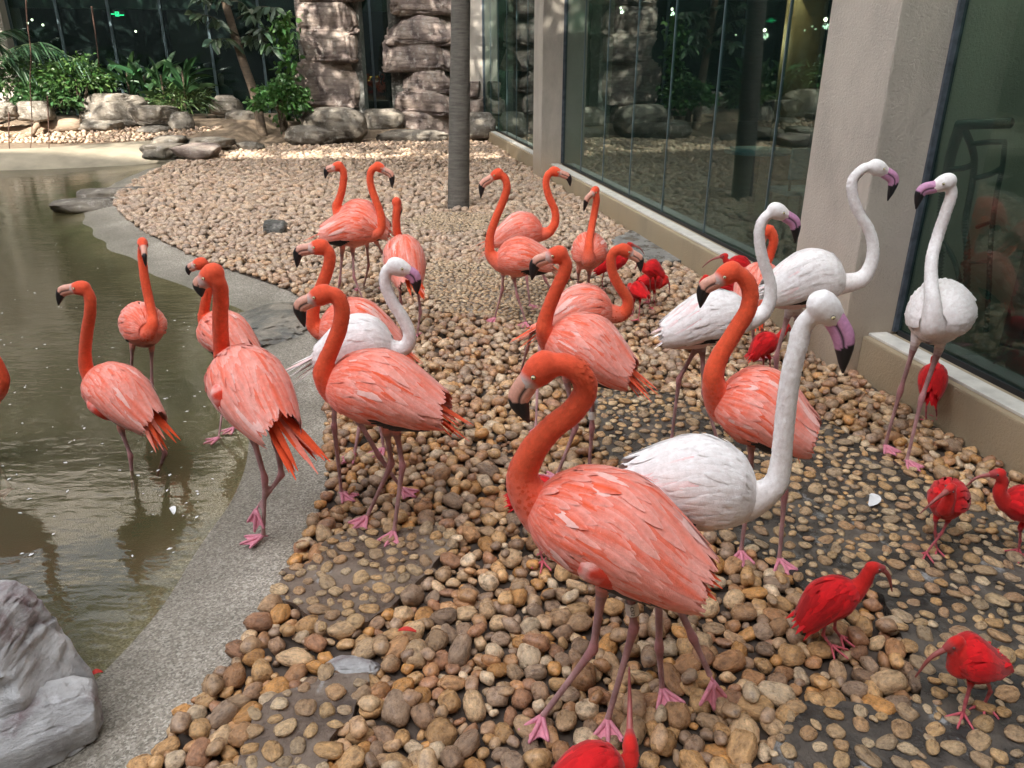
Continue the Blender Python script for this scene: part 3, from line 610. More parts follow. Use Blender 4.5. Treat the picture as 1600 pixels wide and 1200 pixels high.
for (a, b, lb), gl in zip(bays, glab):
    k = empty('kerb', W((a+b)/2, -.1, 0)); tag(k, lb, 'kerb')
    wallbox('kerb_block', a+.002, b-.002, -.30, 0, -.06, KH, M['kerb'], k, .012); wallbox('sill', a+.004, b-.004, -.15, -.035, KH+.001, KH+.016, M['sill'], k, .003)
    g = empty('glass_wall', W((a+b)/2, GO, KH)); tag(g, gl, 'glass wall')
    npane = max(1, round((b-a)/1.16)); w = (b-a)/npane
    for i in range(npane):
        wallbox('pane', a+i*w+.004, a+(i+1)*w-.004, GO-.012, GO, KH+.002, GH, M['glass'], g)
        if i: wallbox('joint', a+i*w-.0045, a+i*w+.0045, GO-.016, GO+.006, KH+.003, GH, M['joint'], g)
    wallbox('sealant', a+.001, a+.018, GO-.02, GO+.03, KH+.017, GH, M['silicone'], g); wallbox('sealant', b-.018, b-.001, GO-.02, GO+.03, KH+.017, GH, M['silicone'], g)
    wallbox('bottom_channel', a+.03, b-.03, GO-.02, GO+.012, KH+.001, KH+.03, M['dark'], g)
s0, s1 = p_s[0][0], 25.0
o = wallbox('upper_wall', s0, s1, -.9, -.2, 4.2, 8.0, M['stucco']); o['kind'] = 'structure'
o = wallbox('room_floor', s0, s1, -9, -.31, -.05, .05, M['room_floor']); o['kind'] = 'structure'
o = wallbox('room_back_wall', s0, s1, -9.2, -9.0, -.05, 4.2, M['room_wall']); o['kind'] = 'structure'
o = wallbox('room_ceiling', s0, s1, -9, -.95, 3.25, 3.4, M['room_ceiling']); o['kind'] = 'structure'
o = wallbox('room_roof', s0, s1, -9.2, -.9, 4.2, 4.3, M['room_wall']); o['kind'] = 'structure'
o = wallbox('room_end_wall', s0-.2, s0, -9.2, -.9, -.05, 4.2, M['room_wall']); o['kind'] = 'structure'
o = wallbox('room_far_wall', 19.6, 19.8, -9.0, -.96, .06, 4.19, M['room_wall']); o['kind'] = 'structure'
# far building (perpendicular)
FY = 22.6
def FW(x, off, z): return W(0, 0, 0) + U*(FY-K0[1]-off) + np.array([0, 0, z]) - np.array([-N[0], -N[1], 0])*0 + N*(-(x))   # x negative = left
def fbox(name, x0, x1, o0, o1, z0, z1, m, parent=None, bevel=0):
    return obox(name, W(FY-K0[1]+o0, -x0, z0), -N*(x1-x0), U*(o1-o0), np.array([0, 0, z1-z0]), m, parent, bevel)
def far_x(px, py=90):    # x coordinate along the far wall for a pixel column
    r = ray(px, py); o = np.array([0, 0, EYE]); q = W(FY-K0[1], 0, 0); t = np.dot(q-o, U)/np.dot(r, U); pt = o+r*t; return -np.dot(pt-W(0, 0, 0), N), pt[2]
g = empty('glass_facade', W(FY-K0[1], 8, .3)); tag(g, 'dark glass facade with thin blue mullions behind the planting', 'glass wall')
mx_ = [far_x(p, 60)[0] for p in (22, 97, 177, 257, 328, 408, 470, 580, 640, 720)]
for i in range(len(mx_)-1):
    fbox('pane', mx_[i]+.03, mx_[i+1]-.03, .02, .035, .2, 4.4, M['glass'], g); fbox('mullion', mx_[i]-.03, mx_[i]+.03, -.03, .06, .2, 4.4, M['joint'], g)
fbox('lintel', mx_[0], mx_[-1], .08, .4, far_x(200, 13)[1], 4.4, M['room_ceiling'], g)
lx = far_x(25, 60)[0]
o = fbox('stucco_pillar', lx-1.3, lx-.06, -.4, .8, -.05, 4.6, M['stucco']); tag(o, 'beige stucco pillar at the palm end of the glass facade', 'pillar')
o = fbox('far_upper_wall', lx-4, 1.2, -.3, .9, 4.6, 12, M['stucco']); o['kind'] = 'structure'
o = fbox('far_wall', lx-14, lx-1.31, -.2, .3, -.5, 4.6, M['stucco']); o['kind'] = 'structure'
o = fbox('hall_floor', lx-1.2, 3, .1, 12, .1, .2, M['room_floor']); o['kind'] = 'structure'
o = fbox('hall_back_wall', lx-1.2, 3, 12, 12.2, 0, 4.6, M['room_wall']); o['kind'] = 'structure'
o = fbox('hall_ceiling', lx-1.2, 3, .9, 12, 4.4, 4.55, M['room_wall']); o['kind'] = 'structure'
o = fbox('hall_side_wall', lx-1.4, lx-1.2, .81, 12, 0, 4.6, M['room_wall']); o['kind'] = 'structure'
def PF(px, py, off):   # point at a pixel on the plane parallel to the far wall
    r = ray(px, py); o = np.array([0, 0, EYE]); q = W(FY-K0[1]+off, 0, 0); t = np.dot(q-o, U)/np.dot(r, U); return o+r*t
a, b = PF(272, 98, 1.6), PF(318, 12, 1.6)
o = obox('hanging_panel', np.array([a[0], a[1], a[2]]), -N*(np.linalg.norm((b-a)[:2])), U*.08, np.array([0, 0, b[2]-a[2]]), M['panel']); o.name = 'hanging_banner'; tag(o, 'ochre hanging banner behind the dark glass', 'banner')
es = empty('exit_sign', PF(183, 22, 1.0)); tag(es, 'small glowing green exit sign behind the dark glass', 'sign')
c = PF(183, 22, 1.0); ex = -N
obox('housing', c-ex*.18-np.array([0, 0, .07]), ex*.36, U*.04, np.array([0, 0, .14]), M['exit_dark'], es)
for (dx, dz, w, h) in [(-.045, -.05, .09, .012), (-.045, .04, .09, .012), (-.045, -.05, .012, .1), (.033, -.05, .012, .1), (-.012, -.03, .024, .045), (-.15, -.008, .09, .016), (.06, -.03, .1, .016)]:
    obox('sign_mark', c+ex*dx+np.array([0, 0, dz])-U*.006, ex*w, U*.005, np.array([0, 0, h]), M['exit'], es)
for i, (px, py) in enumerate([(50, 31), (67, 39), (43, 36), (212, 49)]):
    V, F = cubesphere(3); o = link('downlight', mesh_np('downlight', V*.03, F), None, M['lamp']); o.location = PF(px, py, 4.0); tag(o, 'tiny bright ceiling lamp deep behind the far glass', 'lamp', 'lamps deep behind the far glass')
# warm lit counter front
a = PF(392, 145, 2.5); b = PF(440, 126, 2.5); e = empty('bar_counter', (a[0], a[1], .2)); tag(e, 'dark counter with a row of golden lights behind the leaning tree', 'counter')
obox('counter_body', np.array([a[0], a[1], .2]), -N*2.2, U*.6, np.array([0, 0, b[2]-.2]), M['dark'], e)
r_ = random.Random(3)
for i in range(34):
    V, F = cubesphere(2); o = link('golden_light', mesh_np('golden_light', V*np.array([.03, .02, .022])*r_.uniform(.6, 1.3), F), e, M['gold']); o.location = Vector(PF(r_.uniform(393, 441), r_.choice([128, 131, 135, 139]) + r_.uniform(-1, 1), 2.47))-e.location
# two seated visitors behind the glass
def visitor(px, py, off, lb, col, hair):
    h = PF(px, py, off); e = empty('person', (h[0], h[1], .2)); tag(e, lb, 'person')
    sk = MB(); f = -U
    V, F = tube([h+np.array([0, 0, -1.02])-f*.05, h+np.array([0, 0, -.75]), h+np.array([0, 0, -.40]), h+np.array([0, 0, -.22]), h+np.array([0, 0, -.15]), h+np.array([0, 0, -.08]), h, h+np.array([0, 0, .09]), h+np.array([0, 0, .12])], [.17, .15, .15, .11, .055, .075, .1, .08, .02], [.2, .18, .21, .19, .055, .065, .08, .07, .02], 14)
    cc = np.where((V[:, 2] > h[2]-.19)[:, None], np.array([.42, .26, .19]), np.array(col)); sk.add(V, F, cc)
    for s in (-1, 1):
        sh = h+np.array([0, 0, -.27])+ex*s*.19; el = sh+np.array([0, 0, -.27])+ex*s*.05; ha = el+f*.28+np.array([0, 0, .05])-ex*s*.1
        V, F = tube(catmull([sh, el, ha], 10), np.linspace(.055, .032, 10), None, 8); sk.add(V, F, col)
        hp = h+np.array([0, 0, -.95])+ex*s*.1; kn = hp+f*.42; ft = kn+np.array([0, 0, -.42])
        V, F = tube(catmull([hp, kn, ft], 12), np.linspace(.09, .045, 12), None, 8); sk.add(V, F, (.03, .03, .04))
    sk.build('body', M['foot'], e)
    V, F = cubesphere(6); V = V*np.array([.088, .1, .1]); V = V[:, :]; hm = link('hair', mesh_np('hair', V, F), e, M['hair']); hm.location = Vector(h+np.array([0, 0, .045])-f*.03)-e.location
visitor(288, 128, 1.6, 'person in dark blue clothes sitting behind the far glass', (.02, .03, .05), True)
visitor(345, 122, 1.4, 'person with long dark hair sitting beside the leaning tree behind glass', (.06, .06, .065), True)
# right room contents
c = W(wall_s(1255, 60, -3.5), -3.5, 0); o = link('column', MB().add(*tube([c, c+np.array([0, 0, 3.25])], .28, None, 24)).mesh('column'), None, M['warm_panel']); tag(o, 'round wood clad column lit warmly inside the glass room beside the pebble bed', 'column')
ld = bpy.data.lights.new('ceiling_spot', 'SPOT'); ld.energy = 14; ld.color = (1, .75, .45); ld.spot_size = R(50); lo = bpy.data.objects.new('ceiling_spot', ld); COL.objects.link(lo); lo.location = c+N*.55+np.array([0, 0, 3.1]); lo.rotation_euler = Vector((-N*.18-np.array([0, 0, 1]))).to_track_quat('-Z', 'Y').to_euler()
for i, (px, py) in enumerate([(970, 12), (1050, 14), (1195, 47), (1290, 30)]):
    V, F = cubesphere(3); s_ = wall_s(px, py, -3); o = link('downlight', mesh_np('downlight', V*.022, F), None, M['lamp'])
    r = ray(px, py); q = W(0, -3, 0); t = np.dot(q-np.array([0, 0, EYE]), N)/np.dot(r, N); o.location = np.array([0, 0, EYE])+r*t; ll = bpy.data.lights.new('downlight_glow', 'POINT'); ll.energy = 3; ll.color = (1, .86, .66); ll.shadow_soft_size = .04; lo = bpy.data.objects.new('downlight_glow', ll); COL.objects.link(lo); lo.location = o.location-Vector((0, 0, .08)); tag(o, 'tiny bright ceiling lamp inside the glass room beside the pebble bed', 'lamp', 'lamps inside the right room')
V, F = cubesphere(3); o = link('downlight', mesh_np('downlight', V*.022, F), None, M['lamp']); o.location = W(p_s[1][0]-.9, -.8, 3.2); tag(o, 'unseen lamp added inside the glass to brighten the pillar', 'lamp')
ll = bpy.data.lights.new('downlight_glow', 'POINT'); ll.energy = 9; ll.color = (1, .88, .7); ll.shadow_soft_size = .05; lo = bpy.data.objects.new('downlight_glow', ll); COL.objects.link(lo); lo.location = o.location-Vector((0, 0, .1))  # added lamp out of view, brightens the pillar's inner face
def table_set(s, off, lb1, lb2):
    t = empty('cafe_table', W(s, off, .05)); tag(t, lb1, 'table'); c = W(s, off, 0)
    MB().add(*tube([c+np.array([0, 0, .76]), c+np.array([0, 0, .80])], .36, None, 28)).build('table_top', M['blue'], t); MB().add(*tube([c+np.array([0, 0, .06]), c+np.array([0, 0, .765])], .035, None, 12)).build('leg', M['dark'], t)
    MB().add(*tube([c+np.array([0, 0, .05]), c+np.array([0, 0, .075])], .24, None, 24)).build('base', M['dark'], t)
    ch = empty('chair', W(s-.9, off, .05)); tag(ch, lb2, 'chair'); c = W(s-.9, off, 0)
    obox('seat', c-U*.2-N*.2+np.array([0, 0, .46]), U*.4, N*.4, np.array([0, 0, .05]), M['blue'], ch, .01); obox('backrest', c-U*.2-N*.2+np.array([0, 0, .62]), U*.04, N*.4, np.array([0, 0, .3]), M['blue'], ch, .01)
    for a_ in (-1, 1):
        for b_ in (-1, 1):
            p = c+U*.17*a_+N*.17*b_; z1 = .62 if a_ < 0 else .46
            MB().add(*tube([p+np.array([0, 0, .05]), p+np.array([0, 0, z1])], .014, None, 8)).build('leg', M['dark'], ch)
table_set(wall_s(1180, 268, -1.5), -1.5, 'pale blue round table behind the glass near the broad pillar', 'pale blue chair behind the glass near the broad pillar')
table_set(wall_s(1640, 400, -1.3), -1.3, 'pale blue round table behind the glass next to the front facing white flamingo', 'pale blue chair behind the glass next to the front facing white flamingo')
# rope wrapped frame behind the rightmost glass
def PR(px, py, off):
    r = ray(px, py); q = W(0, off, 0); t = np.dot(q-np.array([0, 0, EYE]), N)/np.dot(r, N); return np.array([0, 0, EYE])+r*t
fr = empty('rope_frame', PR(1520, 470, -.275)*np.array([1, 1, 0])+np.array([0, 0, .05])); tag(fr, 'dark green rope wrapped frame standing behind the glass next to the front facing white flamingo', 'frame')
def rope(pts, r):
    p = catmull([PR(x, y, -.275) for x, y in pts], 10) if len(pts) > 2 else np.linspace(PR(*pts[0], -.275), PR(*pts[1], -.275), 10)
    L = np.linalg.norm(np.diff(p, axis=0), axis=1).sum(); n = max(12, int(L/.0035)); p2 = catmull(p, n); rr = r*(1+.22*np.sin(np.arange(n)*math.pi/2)); MB().add(*tube(p2, rr, None, 10)).build('wrapped_bar', M['rope'], fr)
rope([(1497, 195), (1578, 192)], .022); rope([(1500, 198), (1488, 235), (1480, 275), (1472, 340), (1465, 420), (1458, 500)], .026)
rope([(1508, 205), (1520, 235), (1522, 262), (1516, 305), (1508, 350), (1512, 420), (1505, 500)], .016); rope([(1485, 265), (1508, 262), (1522, 255)], .013); rope([(1520, 225), (1545, 222), (1570, 222)], .012)
rope([(1570, 222), (1566, 262), (1556, 310), (1548, 380), (1545, 450), (1540, 520)], .012); rope([(1525, 278), (1548, 272), (1566, 262)], .012); rope([(1526, 355), (1548, 347)], .009); rope([(1472, 375), (1490, 405), (1500, 440)], .013); rope([(1502, 412), (1546, 408)], .008)
# added unseen blocks: left cuts low sky, rear keeps sun off near court
o = obox('left_sky_blocker', (-17.5, -10, -.9), (1.5, 0, 0), (0, 34, 0), (0, 0, 11), M['facade']); o['kind'] = 'structure'
o = obox('rear_sun_blocker', (-24, -12, -.9), (36, 0, 0), (0, 2, 0), (0, 0, 20.6), M['facade']); o['kind'] = 'structure'

# ------------------------------------------------------------------ plants
def leaves(mb, roots, dirs, L, w, col, droop=.25, seed=0, var=.3, n=3):
    r = np.random.default_rng(seed)
    for p, d in zip(roots, dirs):
        d = norm(d); side = norm(np.cross(d, r.normal(size=3))); up = np.cross(side, d); l_ = L*r.uniform(.7, 1.25); w_ = w*r.uniform(.75, 1.2)
        t = np.linspace(0, 1, n+2); V = []
        for k in t:
            c = p+d*l_*k+np.array([0, 0, -droop*l_*k*k]); ww = w_*math.sin(math.pi*min(1, k*.93+.04))**.7*.5
            V += [c+side*ww+up*ww*.25, c, c-side*ww+up*ww*.25]
        i = np.arange(n+1)*3; F = np.concatenate([np.stack([i, i+1, i+4, i+3], -1), np.stack([i+1, i+2, i+5, i+4], -1)])
        mb.add(V, F, np.asarray(col)*r.uniform(1-var, 1+var)*np.array([r.uniform(.8, 1.25), 1, r.uniform(.8, 1.2)]))
def shell_pts(c, rad, n, seed, inner=.55):
    r = np.random.default_rng(seed); d = r.normal(size=(n, 3)); d /= np.linalg.norm(d, axis=1)[:, None]; d[:, 2] = np.abs(d[:, 2])*1.0-.15*r.random(n)
    lump = np.array([1+.45*mnoise.noise(Vector(v)*2.1+Vector((seed, 0, 0))) for v in d]); q = r.uniform(inner, 1, n)*lump
    return np.asarray(c)+d*np.asarray(rad)*q[:, None], d+r.normal(size=(n, 3))*.55
def shrub(name, c, rad, n, L, w, col, label, seed, cat='shrub', group=None, z0=.3):
    e = empty(name, (c[0], c[1], z0)); tag(e, label, cat, group); mb = MB(); p, d = shell_pts(c, rad, n, seed); leaves(mb, p, d, L, w, col, .3, seed); mb.build('foliage', M['leaf'], e)
    sm = MB(); r = random.Random(seed)
    for k in range(7):
        tip = np.array(c)+np.array([r.uniform(-.6, .6)*rad[0], r.uniform(-.6, .6)*rad[1], r.uniform(.1, .6)*rad[2]]); base = np.array([c[0]+r.uniform(-.1, .1), c[1]+r.uniform(-.1, .1), z0-.05]); sm.add(*tube(catmull([base, (base+tip)/2+np.array([0, 0, .08]), tip], 8), np.linspace(.02, .006, 8), None, 6))
    sm.build('stem', M['bark2'], e); return e
GRN = (.045, .10, .03)
shrub('leafy_shrub', P(40, 140, 19.0), (1.15, .7, .75), 1500, .11, .055, (.035, .08, .024), 'dense green shrub beside the palm fronds', 201)
shrub('leafy_shrub', P(118, 135, 18.6), (.85, .6, .7), 1300, .10, .05, (.05, .115, .028), 'bright green shrub above the layered boulder', 202)
shrub('leafy_shrub', P(70, 165, 18.2), (.8, .5, .5), 700, .13, .07, (.04, .10, .03), 'low green shrub between shaded boulders and the log', 203)
shrub('leafy_shrub', P(285, 165, 19.5), (.8, .5, .55), 900, .20, .035, (.07, .12, .04), 'narrow leaved bush beside the rounded grey rock', 204)
shrub('leafy_shrub', P(440, 168, 17.9), (.62, .5, .62), 1100, .11, .07, (.05, .13, .03), 'bright green bush at the foot of the vine covered rock column', 205)
def strap(px, py, Y, h, n, lb, seed):
    c = G(px, py, .35); c = P(px, py, Y); e = empty('strap_leaf_plant', c); tag(e, lb, 'plant', 'broad strap leaved plants below the glass facade'); mb = MB(); r = np.random.default_rng(seed)
    a = r.uniform(0, 2*math.pi, n); el = r.uniform(.5, 1.4, n); d = np.stack([np.cos(a)*np.cos(el), np.sin(a)*np.cos(el), np.sin(el)], -1); st = c+np.stack([np.cos(a)*.05, np.sin(a)*.05, r.uniform(0, .5*h, n)], -1)
    leaves(mb, st, d, h*.75, .10, (.035, .095, .035), .35, seed, .35, 5); mb.build('leaf_clump', M['leaf'], e); MB().add(*tube([c-np.array([0, 0, .1]), c+np.array([0, 0, h*.55])], .025, None, 8)).build('stem', M['bark2'], e)
slab_ = ['dark strap leaved plant touching the bright green shrub', 'strap leaved plant behind the layered grey boulder', 'tall strap leaved plant behind the low brown rock', 'strap leaved plant beside the narrow leaved bush', 'short strap leaved plant half inside the bright green shrub', 'strap leaved plant under the ochre banner']
for i, (x, y) in enumerate([(172, 160), (205, 158), (232, 163), (258, 160), (150, 150), (290, 150)]): strap(x, y, 19.4, [.95, 1.1, 1.15, 1.1, .9, 1.0][i], 26, slab_[i], 220+i)
# palm with arching fronds
pr = P(-25, 130, 18.4); e = empty('palm', (pr[0], pr[1], .3)); tag(e, 'palm with long arching fronds beside the dense green shrub', 'palm')
MB().add(*tube([np.array([pr[0], pr[1], .25]), pr+np.array([0, 0, .1])], [.12, .09], None, 10)).build('trunk', M['bark2'], e)
for i, (tx, ty, hh) in enumerate([(62, 66, .25), (128, 95, .55), (20, 45, .35), (-60, 40, .3), (45, 110, .4), (5, 75, .5), (-110, 80, .4)]):
    tip = P(tx, ty, 18.2+.3*(i % 3)); mid = (pr+tip)/2+np.array([0, 0, hh]); sp = catmull([pr, mid, tip], 26); mb = MB(); mb.add(*tube(sp, np.linspace(.018, .005, 26), None, 5), (.06, .1, .04))
    T = np.gradient(sp, axis=0); rt = []; dr = []
    for k in range(5, 26):
        sd = norm(np.cross(T[k], [0, 0, 1]))
        for s in (-1, 1): rt.append(sp[k]); dr.append(norm(T[k])*.75+sd*s*.65+np.array([0, 0, -.25]))
    leaves(mb, rt, dr, .48, .035, (.04, .095, .045), .45, 240+i, .25, 4); mb.build('frond', M['leaf'], e)
# trees
def tree(name, base, path, r0, r1, label, bk, crown=None, extra=None, lean_leaves=None, seed=0):
    e = empty(name, base); tag(e, label, 'tree'); p = catmull(path, 40); MB().add(*tube(p, np.linspace(r0, r1, 40)*(1+.05*np.array([mnoise.noise(Vector((seed, i*.55, 0)))+.5*mnoise.noise(Vector((seed, i*1.9, 4))) for i in range(40)])), None, 20)).build('trunk', bk, e)
    for lp in (extra or []): MB().add(*tube(catmull(lp, 14), np.linspace(r1*.55, .012, 14), None, 8)).build('limb', bk, e)
    if crown:
        mb = MB()
        for i, (c, rad, n, L) in enumerate(crown):
            q, d = shell_pts(c, rad, n, seed+i, .25); leaves(mb, q, d, L, L*.45, (.05, .11, .035), .3, seed+i, .3, 1)
        mb.build('crown', M['leaf'], e)
    return e
tb = G(716, 325, 0); tb2 = P(720, 0, tb[1])
top = tb+(tb2-tb)*3.2
tree('palm_like_tree', tb, [tb-np.array([0, 0, .1]), tb+(tb2-tb)*.5, tb2, top], .138, .095, 'tall straight grey tree trunk rising from the pebble bed', M['bark'],
     [(top+np.array([x, y, z]), (1.7, 1.7, .8), 500, .32) for x, y, z in [(-2.6, .6, .2), (-.9, 1.2, .8), (1.0, .6, .3), (-1.6, -1.2, .9), (.5, -1.0, 1.2), (-4.2, .9, .7), (-3.4, 2.6, .6), (-.2, 3.0, .4), (-2.0, 3.6, .9), (1.8, 2.2, .9), (-5.0, 3.2, .8), (-7.0, 1.0, .9), (-6.2, -1.2, .6), (-4.0, -1.8, .8), (-8.6, -.6, .8), (-1.4, -3.2, .7), (1.4, -2.6, .9), (-9.6, 1.8, 1.0), (-.5, -4.0, .4), (-2.5, -3.8, .6), (-4.5, -3.6, .5), (1.2, -4.4, .6), (-6.5, -3.4, .7), (-8.5, -3.2, .6), (-10.5, -2.4, .7)]],  # unseen lobes spread wide so sun falls dappled on the far ground
     [[top-np.array([0, 0, .6]), top+np.array([x*.5, y*.5, z*.3]), top+np.array([x, y, z])] for x, y, z in [(-2.6, .6, .2), (-.9, 1.2, .8), (1.0, .6, .3), (-4.2, .9, .7), (-3.4, 2.6, .6)]], seed=300)
lb_ = P(410, 203, 18.6); lt = P(352, 5, 19.4); lt2 = lt+(lt-P(378, 90, 19.2))*1.2
e = tree('leaning_tree', np.array([lb_[0], lb_[1], .2]), [lb_-np.array([0, 0, .2]), P(398, 150, 18.8), P(376, 85, 19.1), lt, lt2], .11, .075, 'slender leaning tree with drooping leaves before the dark glass', M['bark2'],
         [(lt2+np.array([x, y, z]), (1.7, 1.6, .9), 480, .32) for x, y, z in [(-1.8, -.4, .9), (.4, -.6, 1.4), (1.6, -.3, .8), (-3.6, -.6, 1.0), (3.4, -.8, 1.2), (-5.4, -1.0, 1.4), (-7.5, -1.5, 1.3), (-2.6, -2.4, 1.2), (0, -2.6, 1.5), (-5.0, -3.2, 1.4), (2.4, -2.6, 1.4), (-7.2, -3.6, 1.5), (-3.4, -4.6, 1.6), (-1.0, -4.8, 1.5), (-6.0, -5.2, 1.5)]],  # lobes out of view, added to break up the far sunlight
         [[lt2, lt2+np.array([x*.5, y, z*.5]), lt2+np.array([x, y, z])] for x, y, z in [(-1.8, -.4, .9), (1.6, -.3, .8), (-3.6, -.6, 1.0), (3.4, -.8, 1.2), (-7.5, -1.5, 1.3)]], seed=320)
mb = MB(); r = np.random.default_rng(5)
for (x0, y0, x1, y1) in [(372, 55, 300, 20), (370, 30, 430, 12), (378, 70, 415, 45), (380, 80, 330, 62), (365, 10, 310, -5), (375, 60, 425, 75), (360, 0, 400, 30)]:
    a = P(x0, y0, 19.1); b = P(x1, y1, 18.6); br = catmull([a, (a+b)/2+np.array([0, 0, .12]), b], 10); mb.add(*tube(br, np.linspace(.02, .006, 10), None, 5), (.05, .05, .03))
    rt = np.repeat(br[3:], 3, 0); leaves(mb, rt, r.normal(size=(len(rt), 3))*np.array([.7, .5, .3])+np.array([0, -.2, -.35]), .26, .10, (.05, .09, .05), .3, int(x1), .3, 3)
mb.build('low_leaves', M['leaf'], e)
# climber on the left column
ce = empty('climbing_vine', P(455, 200, 18.9)); tag(ce, 'bright climbing vine growing up beside a purple brown rock column', 'vine'); mb = MB(); st = catmull([P(452, 195, 18.9), P(456, 150, 18.9), P(452, 100, 18.9), P(446, 55, 18.9), P(445, 25, 18.9)], 30); MB().add(*tube(st, .012, None, 6)).build('stem', M['bark2'], ce)
rt = np.repeat(st, 14, 0)+r.normal(size=(420, 3))*np.array([.15, .08, .06])+np.array([0, -.15, 0]); leaves(mb, rt, r.normal(size=(420, 3))+np.array([0, -.5, .1]), .15, .09, (.07, .17, .045), .3, 77); mb.build('foliage', M['leaf'], ce)
sm_ = G(448, 226, .0); o = link('stump', MB().add(*tube([sm_+np.array([0, .5, -.1]), sm_+np.array([0, .5, .2]), sm_+np.array([0.02, .5, .45])], [.26, .2, .19], None, 18)).mesh('stump'), None, M['log']); tag(o, 'short pinkish tree stump under the bright green bush', 'stump')
# logs and hanging roots
def log(name, a, b, r, lb):
    d = b-a; n = 24; p = np.array([a+d*t+np.array([0, 0, .03*math.sin(t*9)]) for t in np.linspace(0, 1, n)]); o = link(name, MB().add(*tube(p, r*(1+.10*np.sin(np.arange(n)*1.3)), None, 16)).mesh(name), None, M['log']); tag(o, lb, 'log'); return o
log('fallen_log', P(-60, 214, 17.6), P(128, 196, 17.9), .14, 'long pale fallen log lying on the far bank'); log('driftwood', P(30, 222, 17.2), P(62, 196, 17.5), .06, 'short forked driftwood propped against the log'); log('fallen_log', P(70, 210, 17.9), P(135, 206, 18.0), .12, 'dark shaded log under the long pale log')
for i, pts in enumerate([[(40, -30), (42, 30), (48, 80), (47, 130), (50, 200), (45, 258)], [(143, 10), (150, 60), (155, 105)], [(74, 150), (76, 200), (77, 262)], [(14, 175), (14, 220), (18, 258)]]):
    p = catmull([P(x, y, 15.6) for x, y in pts], 24); o = link('hanging_root', MB().add(*tube(p, np.linspace(.016, .007, 24), None, 6)).mesh('hanging_root'), None, M['root']); tag(o, ['long red brown root hanging past the palm to the water', 'thin brown root hanging before the dark glass', 'straight thin root hanging over the cream bank', 'short thin root hanging beside the pale fallen log'][i], 'root')

# ------------------------------------------------------------------ birds
C = dict(orange=(.84, .100, .030), neck=(.82, .11, .042), pink=(.88, .27, .20), pale=(.92, .54, .49), deep=(.72, .055, .025), white=(.90, .885, .885), wpink=(.86, .64, .63), leg=(.38, .215, .215), joint=(.42, .17, .18), face=(.62, .56, .54), black=(.012, .012, .014), beakA=(.72, .36, .27), beakG=(.62, .30, .50), foot=(.70, .25, .33))
C = {k: np.array(v) for k, v in C.items()}
TP_T = np.array([0, .05, .15, .3, .45, .6, .75, .88, 1.0]); TP_H = np.array([.22, .50, .78, .98, 1.0, .93, .74, .50, .22])
def trunk_frame(c0, c1):
    ax = c1-c0; L = np.linalg.norm(ax); ax = ax/L; up = norm(np.array([0, 0, 1.])-ax*ax[2]); sd = np.cross(ax, up); return ax, up, sd, L
pending = []
def foot_mesh(sp=.62, L=.088, r=.0055):
    mb = MB(); tips = []
    for a, l_ in ((-sp, .86), (0, 1.0), (sp, .86)):
        t = np.array([math.sin(a)*L*l_, math.cos(a)*L*l_, .004]); tips.append(t)
        mb.add(*tube(catmull([np.array([0, 0, .016]), t*.5+np.array([0, 0, .009]), t*.9+np.array([0, 0, .004]), t], 8), [r*1.5, r*1.35, r*1.2, r*1.2, r*1.0, r*.95, r*.8, r*.3], None, 8), C['foot']*.92)
    mb.add(*tube([np.array([0, 0, .016]), np.array([0, -.018, .006])], [r, r*.4], None, 6), C['foot']*.9)
    return mb, tips
def flam_foot():
    mb, tips = foot_mesh(); h = np.array([0, 0, .014])
    for a, b in ((0, 1), (1, 2)):
        n = 6; V = []
        for i in range(n+1):
            for j in range(n+1):
                u = i/n; w = j/n; e = tips[a]*(1-w)+tips[b]*w; k = u*(1-.26*math.sin(math.pi*w)); p = h*(1-k)+e*k; p = p+np.array([0, 0, -.004*math.sin(math.pi*w)*u]); V.append(p+np.array([0, 0, .002]))
        ii = np.arange((n+1)**2).reshape(n+1, n+1); F = np.stack([ii[:-1, :-1], ii[1:, :-1], ii[1:, 1:], ii[:-1, 1:]], -1).reshape(-1, 4); V = np.array(V); m_ = len(V)
        mb.add(np.vstack([V, V-np.array([0, 0, .003])]), [F, F[:, ::-1]+m_], C['foot'])
    return mb.mesh('foot')
FOOT = flam_foot(); FOOT.materials.append(M['foot'])
IBF = foot_mesh(.75, .062, .0032)[0]; IBF.C = [np.broadcast_to(np.array([.55, .10, .13]), c.shape) for c in IBF.C]; IBFOOT = IBF.mesh('foot'); IBFOOT.materials.append(M['foot'])
def place_foot(me, pos, yaw, parent, s, pitch=0):
    o = bpy.data.objects.new('foot', me); COL.objects.link(o); o.parent = parent; o.location = Vector(pos)-parent.location; o.rotation_euler = (pitch, 0, yaw); o.scale = (s, s, s)
def pt(t, Y):
    return P(t[0], t[1], Y+(t[2] if len(t) > 2 else 0))
def eye(parent, pos, out, r, iris):
    V, F = cubesphere(6); out = norm(out); k = V@out; col = np.where((k > .90)[:, None], C['black'], np.where((k > .45)[:, None], np.array(iris), np.array([.1, .07, .07]))); o = link('eye', mesh_np('eye', V*r, F, True, col), None, M['eye']); o.parent = parent; o.location = Vector(pos)-parent.location
